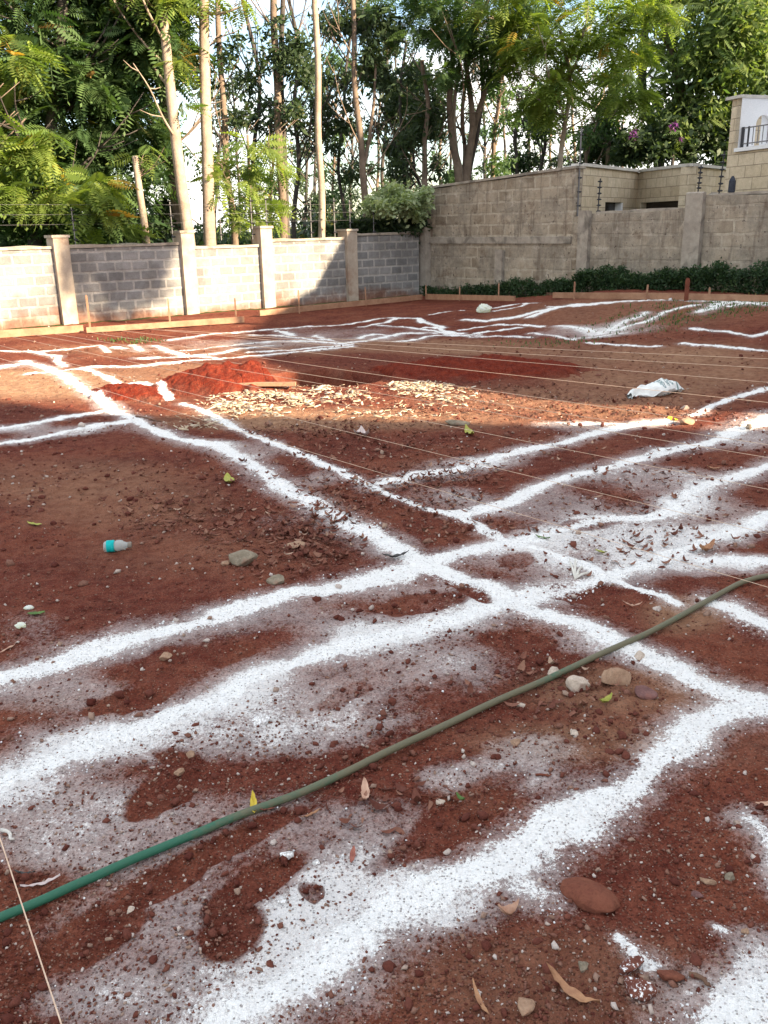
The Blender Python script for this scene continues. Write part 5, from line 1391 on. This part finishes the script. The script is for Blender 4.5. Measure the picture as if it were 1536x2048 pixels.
def slim(px_path, Y, w0, w1, bark, label, blobs, lm=L_DARK, tmpl=CLF, size=.42, tw=6, twL=1.6, seed=0, name='slim_tree', up_=.9, dY=1.0, flat=1.2, group='trees beyond the walls'):
    r = tree(name, Y, *px_path[0], label, group)
    _, p = stem(px_path, Y, w0, w1, r, bark, wob=.02)
    if tw: twigs(p, tw, twL, .018*Y/20, r, bark, up_, .3, rs=seed)
    if blobs: crown(blobs, Y, dY, size, tmpl, lm, r, flat=flat)
    return r, p
slim([(468,465),(455,350),(447,230),(437,40),(430,-60)], 22, 14, 9, M_BARKB, 'slim brown trunk rising just right of the thick straight pale one', [(450,100,30,30,16),(400,150,30,40,20),(462,250,35,14,14),(500,170,30,16,14)], tw=8, seed=11)
slim([(520,462),(505,330),(520,180),(490,20),(480,-60)], 26, 9, 6, M_BARKD, 'thin dark crooked tree with bare fan-like twigs under the open sky', [(505,245,50,16,34),(540,215,35,10,16)], tw=16, twL=2.6, seed=12)
r, p = slim([(566,465),(560,300),(552,150),(548,0),(545,-80)], 22, 17, 11, M_BARKB, 'twin brown trunks standing close together, left one of them the thickest', [(600,150,40,12,22),(590,95,45,16,26),(535,120,35,16,20),(560,230,40,12,16),(545,60,30,20,10)], tw=9, twL=2, seed=13)
stem([(574,465),(568,300),(562,150),(566,0),(570,-80)], 22.3, 13, 8, r, M_BARKD)
slim([(588,460),(596,330),(590,210),(596,90),(570,-40)], 25, 10, 6, M_BARKD, 'thin dark tree with spread upright twigs against the cloud, right of the twin trunks', [(640,212,50,18,34),(615,140,30,10,14),(600,250,30,10,10),(660,255,50,14,24)], tw=18, twL=2.8, seed=14)
slim([(644,465),(640,320),(635,160),(631,0),(628,-60)], 21, 14, 10, M_BARKP, 'slender pale trunk, clean and branchless, near the fourth bay', [], tw=0, seed=15)
slim([(690,450),(678,330),(690,180),(700,60)], 27, 7, 5, M_BARKD, 'very thin dark tree right of the slender pale trunk', [(690,25,60,30,50),(660,150,45,30,40),(650,300,35,18,20),(640,260,25,12,10),(700,350,50,10,20)], tw=10, twL=2.2, seed=16)
r, p = slim([(732,440),(726,330),(714,220),(708,100),(704,-60)], 23, 15, 8, M_BARKB, 'forked brown trunk in the middle with a leaning side limb', [(715,30,60,25,50),(745,125,50,35,60),(760,60,35,25,24)], tw=8, twL=2, seed=17)
stem([(728,330),(738,280),(748,200),(752,120)], 23, 8, 4, r, M_BARKB, 'limb', ground=False)
slim([(770,430),(765,330),(775,200),(770,60)], 28, 8, 5, M_BARKD, 'thin dark tree in front of the thickest dark foliage at centre', [(790,190,55,50,110),(785,250,50,26,60),(770,130,50,30,50)], tw=8, twL=2, seed=18)
slim([(805,420),(808,330),(800,220),(812,80)], 26, 9, 5, M_BARKD, 'dark tree just left of the leaning pale stems at centre', [(835,215,60,60,150),(810,290,50,20,40),(840,150,60,26,60)], tw=8, twL=2, seed=19)
slim([(852,400),(848,320),(855,220),(845,120)], 24, 13, 7, M_BARKB, 'brown trunk just left of the many-stemmed tree', [(850,280,40,30,34),(870,230,35,30,30)], tw=6, twL=1.6, seed=20)
slim([(842,400),(828,330),(818,250)], 25, 7, 4, M_BARKD, 'leaning thin stem at the left of the many-stemmed tree', [(825,330,50,26,30)], tw=5, twL=1.4, seed=21)
slim([(985,350),(990,260),(1000,180),(1008,90)], 27, 10, 6, M_BARKB, 'slim trunk just right of the many-stemmed tree', [(1010,330,50,20,30),(1050,200,60,30,50),(1000,250,40,18,20)], tw=7, twL=1.8, seed=22, lm=L_DEEP)
slim([(1035,350),(1030,280),(1045,200)], 29, 8, 5, M_BARKD, 'thin dark trunk above the high wall, second right of the many-stemmed tree', [(1050,320,45,18,34),(1060,250,40,20,24)], tw=6, twL=1.6, seed=23)
r, p = slim([(1082,345),(1092,270),(1080,180)], 30, 9, 5, M_BARKD, 'leaning dark trunk above the high wall, left of the tallest fence post', [(1080,240,60,30,50)], tw=7, twL=1.8, seed=24)
# yellow-green fronds between the trunks at left
r = tree('young_leafy_tree', 20.6, 500, 460, 'bright green young tree with an orange-brown tip between the slim trunks', None)
_, p = stem([(505, 465), (500, 380), (495, 270)], 20.6, 9, 5, r, M_BARKB); twigs(p, 6, 1.2, .016, r, M_BARKB, .5, .3, rs=31)
crown([(500,300,75,40,80),(470,370,60,50,70),(545,380,40,40,44),(500,430,80,30,56),(430,330,20,60,14)], 20.6, .8, .42, FR, L_BRIGHT, r)
r = tree('shrub', 20.4, 300, 470, 'dark shrubby growth behind the second bay of the left wall', None, 'shrub'); stem([(330, 480), (320, 420)], 20.4, 8, 4, r, M_BARKD)
crown([(330,440,60,35,90),(250,460,50,20,40),(300,380,40,40,50),(120,470,80,18,50)], 20.4, .8, .36, CL, L_DARK, r)
# many stemmed tree
r = tree('many_stemmed_tree', 24.0, 925, 368, 'many-stemmed tree fanning out from one foot behind the high wall, with a broad green crown', None)
stem([(918, 372), (905, 280), (899, 200), (905, 110), (890, 20)], 24, 17, 7, r, M_BARKB, 'stem')
stem([(924, 372), (912, 300), (908, 220), (920, 120)], 24.1, 12, 6, r, M_BARKP, 'stem')
stem([(930, 372), (945, 250), (935, 150), (925, 60)], 24.1, 16, 7, r, M_BARKB, 'stem')
stem([(933, 372), (950, 250), (975, 170), (1000, 80)], 24.2, 15, 7, r, M_BARKB, 'stem')
stem([(937, 372), (955, 270), (965, 180), (960, 90)], 24.3, 10, 5, r, M_BARKD, 'stem')
_, p = stem([(928, 372), (930, 300), (925, 220), (950, 60), (1000, -40)], 24.4, 10, 5, r, M_BARKB, 'stem'); twigs(p, 14, 2.6, .03, r, M_BARKB, .5, .4, rs=41)
crown([(830,40,70,45,120),(900,60,80,60,190),(980,40,90,70,240),(1060,60,70,70,190),(940,100,80,35,110),(850,-20,90,40,100),(1040,-20,140,50,200),(1010,130,60,22,50),(880,150,60,24,50)], 23.4, 1.8, .42, FR, L_DEEP, r, tone_pow=.8)
r = tree('yellow_green_tree', 22.2, 1115, 335, 'sunlit yellow-green tree with hanging fronds above the tallest fence post', None)
_, p = stem([(1120, 335), (1130, 250), (1140, 160), (1120, 60)], 22.4, 11, 6, r, M_BARKP); twigs(p, 10, 2.2, .025, r, M_BARKP, .4, .4, rs=42)
crown([(1080,70,80,70,180),(1130,150,80,60,150),(1210,60,90,70,200),(1240,140,70,50,110),(1075,200,55,34,70),(1130,215,40,22,30),(1225,190,50,26,54),(1000,20,70,40,70),(1160,-20,150,50,160),(1290,30,60,50,90)], 22.0, 1.6, .46, FR, L_BRIGHT, r, flat=.3, tone_pow=.7)
slim([(1215,335),(1218,280),(1222,200)], 28, 9, 5, M_BARKB, 'slim trunk behind the stone house, right of the yellow-green tree', [(1215,230,50,30,60),(1190,290,35,30,30)], tw=5, seed=43, lm=L_DEEP)
slim([(1172,335),(1178,290),(1195,240)], 28, 6, 4, M_BARKB, 'thin bent stem behind the lit corner of the house', [(1230,300,50,30,40)], tw=6, seed=44)
# dark conifer-like
r = tree('dark_drooping_tree', 30.0, 1200, 335, 'dark tree with layered drooping boughs behind the stone house'); stem([(1208, 340), (1205, 250)], 30, 9, 5, r, M_BARKD)
crown([(1180,250,50,12,40),(1210,275,70,12,60),(1190,300,80,10,60),(1210,320,90,12,70),(1160,225,35,10,24)], 30, 1., .6, FR, L_DARK, r, flat=.2)
# big right trees
r = tree('dark_leaning_tree', 27.5, 1325, 330, 'tree with a dark curving trunk leaning left behind the stone house')
_, p = stem([(1318, 335), (1308, 260), (1285, 180), (1290, 60), (1300, -60)], 27.5, 22, 12, r, M_BARKD); twigs(p, 10, 2.2, .03, r, M_BARKD, .5, .3, rs=45)
crown([(1270,60,60,40,60),(1300,170,60,50,70),(1300,270,60,40,120)], 27.8, 1.2, .45, FR, L_FINE, r)
r = tree('dense_fine_leaved_tree', 26.6, 1400, 330, 'dense fresh-green fine-leaved tree towering behind the house at the upper right', None)
_, p = stem([(1372, 335), (1370, 250), (1355, 150), (1335, 70), (1310, 10), (1290, -40)], 26.8, 24, 12, r, M_BARKB)
twigs(p, 14, 2.6, .035, r, M_BARKB, .5, .3, rs=46)
crown([(1400,60,100,80,230),(1490,60,80,80,220),(1460,160,80,60,190),(1380,190,70,60,160),(1530,150,50,90,140),(1340,110,60,50,90),(1440,-30,180,50,240),(1620,100,90,150,200),(1400,260,60,40,130)], 26.4, 1.6, .54, CLF+FR[2:], L_FINE, r, tone_pow=.8)
r = tree('flowering_shrub', 25.8, 1340, 320, 'dark shrub dotted with purple blossoms against the house coping', None, 'shrub'); stem([(1345, 330), (1340, 300)], 25.8, 8, 4, r, M_BARKD)
crown([(1330,290,70,36,230),(1420,290,50,44,200),(1270,300,40,26,80),(1380,240,60,30,110)], 26.0, .7, .42, CL, L_DARK, r)
crown([(1270,270,8,7,5),(1345,255,8,8,5),(1363,276,6,5,3)], 25.2, .2, .17, CL, L_PURP, r, name='blossoms')
# bush over the corner
r = tree('shrub', 22.0, 800, 460, 'pale grey-green bush spilling over the corner of the two walls', None, 'shrub'); stem([(800, 470), (800, 420)], 22.3, 8, 4, r, M_BARKD)
crown([(800,402,55,24,260),(830,412,24,20,90),(755,425,40,20,90),(845,388,12,10,20)], 21.6, .6, .30, CL, L_PALE, r)
r = tree('shrub', 22.6, 780, 470, 'dark leafy shrub under the pale bush, leaning on the shaded last bay', None, 'shrub'); stem([(770, 480), (770, 430)], 22.6, 8, 4, r, M_BARKD)
crown([(780,455,80,22,280),(825,450,22,20,80),(720,460,30,16,70),(690,465,40,12,50),(650,455,30,14,30)], 22.3, .6, .30, CL, L_DARK, r)
# rather open growth far behind, one thin tree each
k = 0
for (x, y, Yd) in [(540,400,34),(610,430,36),(665,420,33),(700,420,38),(755,400,40),(790,380,36),(880,370,38),(970,350,40),(1010,350,36),(1060,345,40),(1150,335,36),(480,430,36),(1245,330,34),(430,440,34),(230,470,34),(160,470,32),(820,380,42),(900,360,42),(1100,340,44),(630,420,44)]:
    k += 1; hh = 120+ (k*53) % 160; lean = ((k*37) % 40)-20
    where = ['left of the twin brown trunks, against pale sky', 'just right of the twin brown trunks, low', 'right of the slender pale trunk', 'midway between slender pale and forked trunks', 'just right of the forked brown trunk',
      'behind the dark foliage at the centre', 'right beside the leftmost stem of the many-stemmed tree', 'between the many-stemmed tree and the slim trunk on its right', 'above the high wall, first right of the many-stemmed tree',
      'above the high wall under the yellow-green crown', 'behind the tallest fence post', 'behind the bright young tree, left part', 'above the barred window of the stone house', 'right of the thick straight pale trunk, behind it',
      'deep behind the left boughs near the snapped trunk', 'deepest behind the left boughs, over the second bay', 'left of the many-stemmed tree, tallest there', 'hidden behind the many-stemmed tree', 'under the left edge of the yellow-green crown', 'just left of the slender pale trunk'][k-1]
    slim([(x, y+30), (x+lean*.3, y-hh*.4), (x+lean, y-hh)], Yd, 6+(k % 3), 3.5, [M_BARKD, M_BARKB][k % 2], 'thin far tree '+where,
         [(x+lean, y-hh, 34, 24, 26), (x+lean*.5-14, y-hh*.55, 30, 12, 16), (x+20, y-20, 34, 16, 24), (x-16, y-hh*.3, 26, 10, 12)], lm=[L_DARK, L_DEEP][k % 2], tw=6, twL=2.2, seed=60+k, group='thin far trees', size=.42)

# hedge along the right wall
def hedge_strip(name, s0, s1, h0, h1, dist, n, label, kind=None, size=.12, dep=.35):
    s = RNG.uniform(s0, s1, n); t = (s-s0)/(s1-s0)
    hh = (h0+(h1-h0)*t)*(.35+.8*vnoise(s*2.2, s*0, 301)+.5*vnoise(s*8, s*0+3, 302))
    d = dist-dep*RNG.random(n); z = RNG.random(n)**.7*hh*(1-.35*((dist-d)/dep-.5)**2)
    Pn = CORN[None]+rdir[None]*s[:, None]-ldir[None]*(d[:, None])
    hk = RNG.random(n) < .35+1.1*vnoise(s*1.7, z*3, 303); s, z, Pn, n = s[hk], z[hk], Pn[hk], int(hk.sum())
    base = base_h(Pn[:, 0], Pn[:, 1])
    T = np.stack((Pn[:, 0], Pn[:, 1], base+z), -1); c = T.mean(0)
    sc = size*RNG.uniform(.6, 1.3, n); R = random_rot(n)*sc[:, None, None]
    Vs = []; Fs = []; As = []; o = 0; kk = RNG.integers(0, 3, n)
    for q in range(3):
        m = kk == q; v, f, a = inst(CL[q][0], CL[q][1], R[m], T[m], RNG.random(m.sum())); Vs.append(v); Fs.append(f+o); As.append(a); o += len(v)
    loc = (c[0], c[1], 0); ob = mobj(name, rel(np.vstack(Vs), loc), np.vstack(Fs), L_HEDGE, attrs={'tone': np.concatenate(As)}); ob.location = loc
    tag(ob, label, 'hedge' if not kind else 'weeds', None, kind)
s_h = on_right(1140, .5)
hedge_strip('hedge', s_h, 13.5, .32, .44, .62, 5200, 'dense dark green hedge along the foot of the right wall')
hedge_strip('weeds', .3, s_h+.2, .22, .30, .5, 1300, 'sparse low weeds at the foot of the high right wall near the corner', 'stuff', .11)
print('done')
# low undergrowth beyond the walls, too tangled to count
def undergrowth():
    n = 9000; px = RNG.uniform(-200, 1200, n); Yd = RNG.uniform(27, 48, n)
    hh = .2+2.0*vnoise(px*.012, Yd*.15, 401)**1.5+.5*RNG.random(n)
    d = fw[None]+rt[None]*((px-768)/FPX)[:, None]+up[None]*((1024-455)/FPX)
    X = d[:, 0]*Yd/d[:, 1]; z = RNG.random(n)*hh+.3
    T = np.stack((X, Yd, z), -1); R = random_rot(n)*(.55*RNG.uniform(.6, 1.3, n))[:, None, None]
    kk = RNG.integers(0, 3, n); Vs = []; Fs = []; As = []; o = 0
    for q in range(3):
        m = kk == q; v, f, a = inst(CL[q][0], CL[q][1], R[m], T[m], RNG.random(m.sum())); Vs.append(v); Fs.append(f+o); As.append(a); o += len(v)
    tag(mobj('undergrowth', np.vstack(Vs), np.vstack(Fs), L_DARK, attrs={'tone': np.concatenate(As)}), 'tangled low green undergrowth far beyond the walls', 'undergrowth', None, 'stuff')
undergrowth()

# unseen tall tree added off the right of the view; its crown throws the soft shade on the second bay of the left wall
def shade_tree(x, y, zc, rad, n):
    r = empty('shade_caster_tree', (x, y, 0), 'unseen tall tree with a small high crown, added to shade the second wall bay', 'tree')
    V, F = tube([(0, .3, -.1), (.05, .25, 4), (-.05, .1, 8), (0, 0, zc)], [.2, .16, .1, .05], 9); mobj('trunk', V, F, M_BARKB, r, smooth=True)
    u = RNG.normal(0, 1, (n, 3)); u /= np.linalg.norm(u, axis=1)[:, None]
    T = u*(RNG.random(n)**.42)[:, None]*np.array([rad, rad, rad*1.05])*(.75+.5*fbm(u[:, 0]*2+5, u[:, 2]*2, 7, 2))[:, None]+np.array([0, 0, zc])
    R = random_rot(n)*(.42*RNG.uniform(.6, 1.3, n))[:, None, None]; V, F, A = inst(CL[0][0], CL[0][1], R, T, RNG.random(n))
    mobj('crown', V, F, L_DEEP, r, attrs={'tone': A})
shade_tree(14.9, 5.1, 10.7, 1.15, 520)
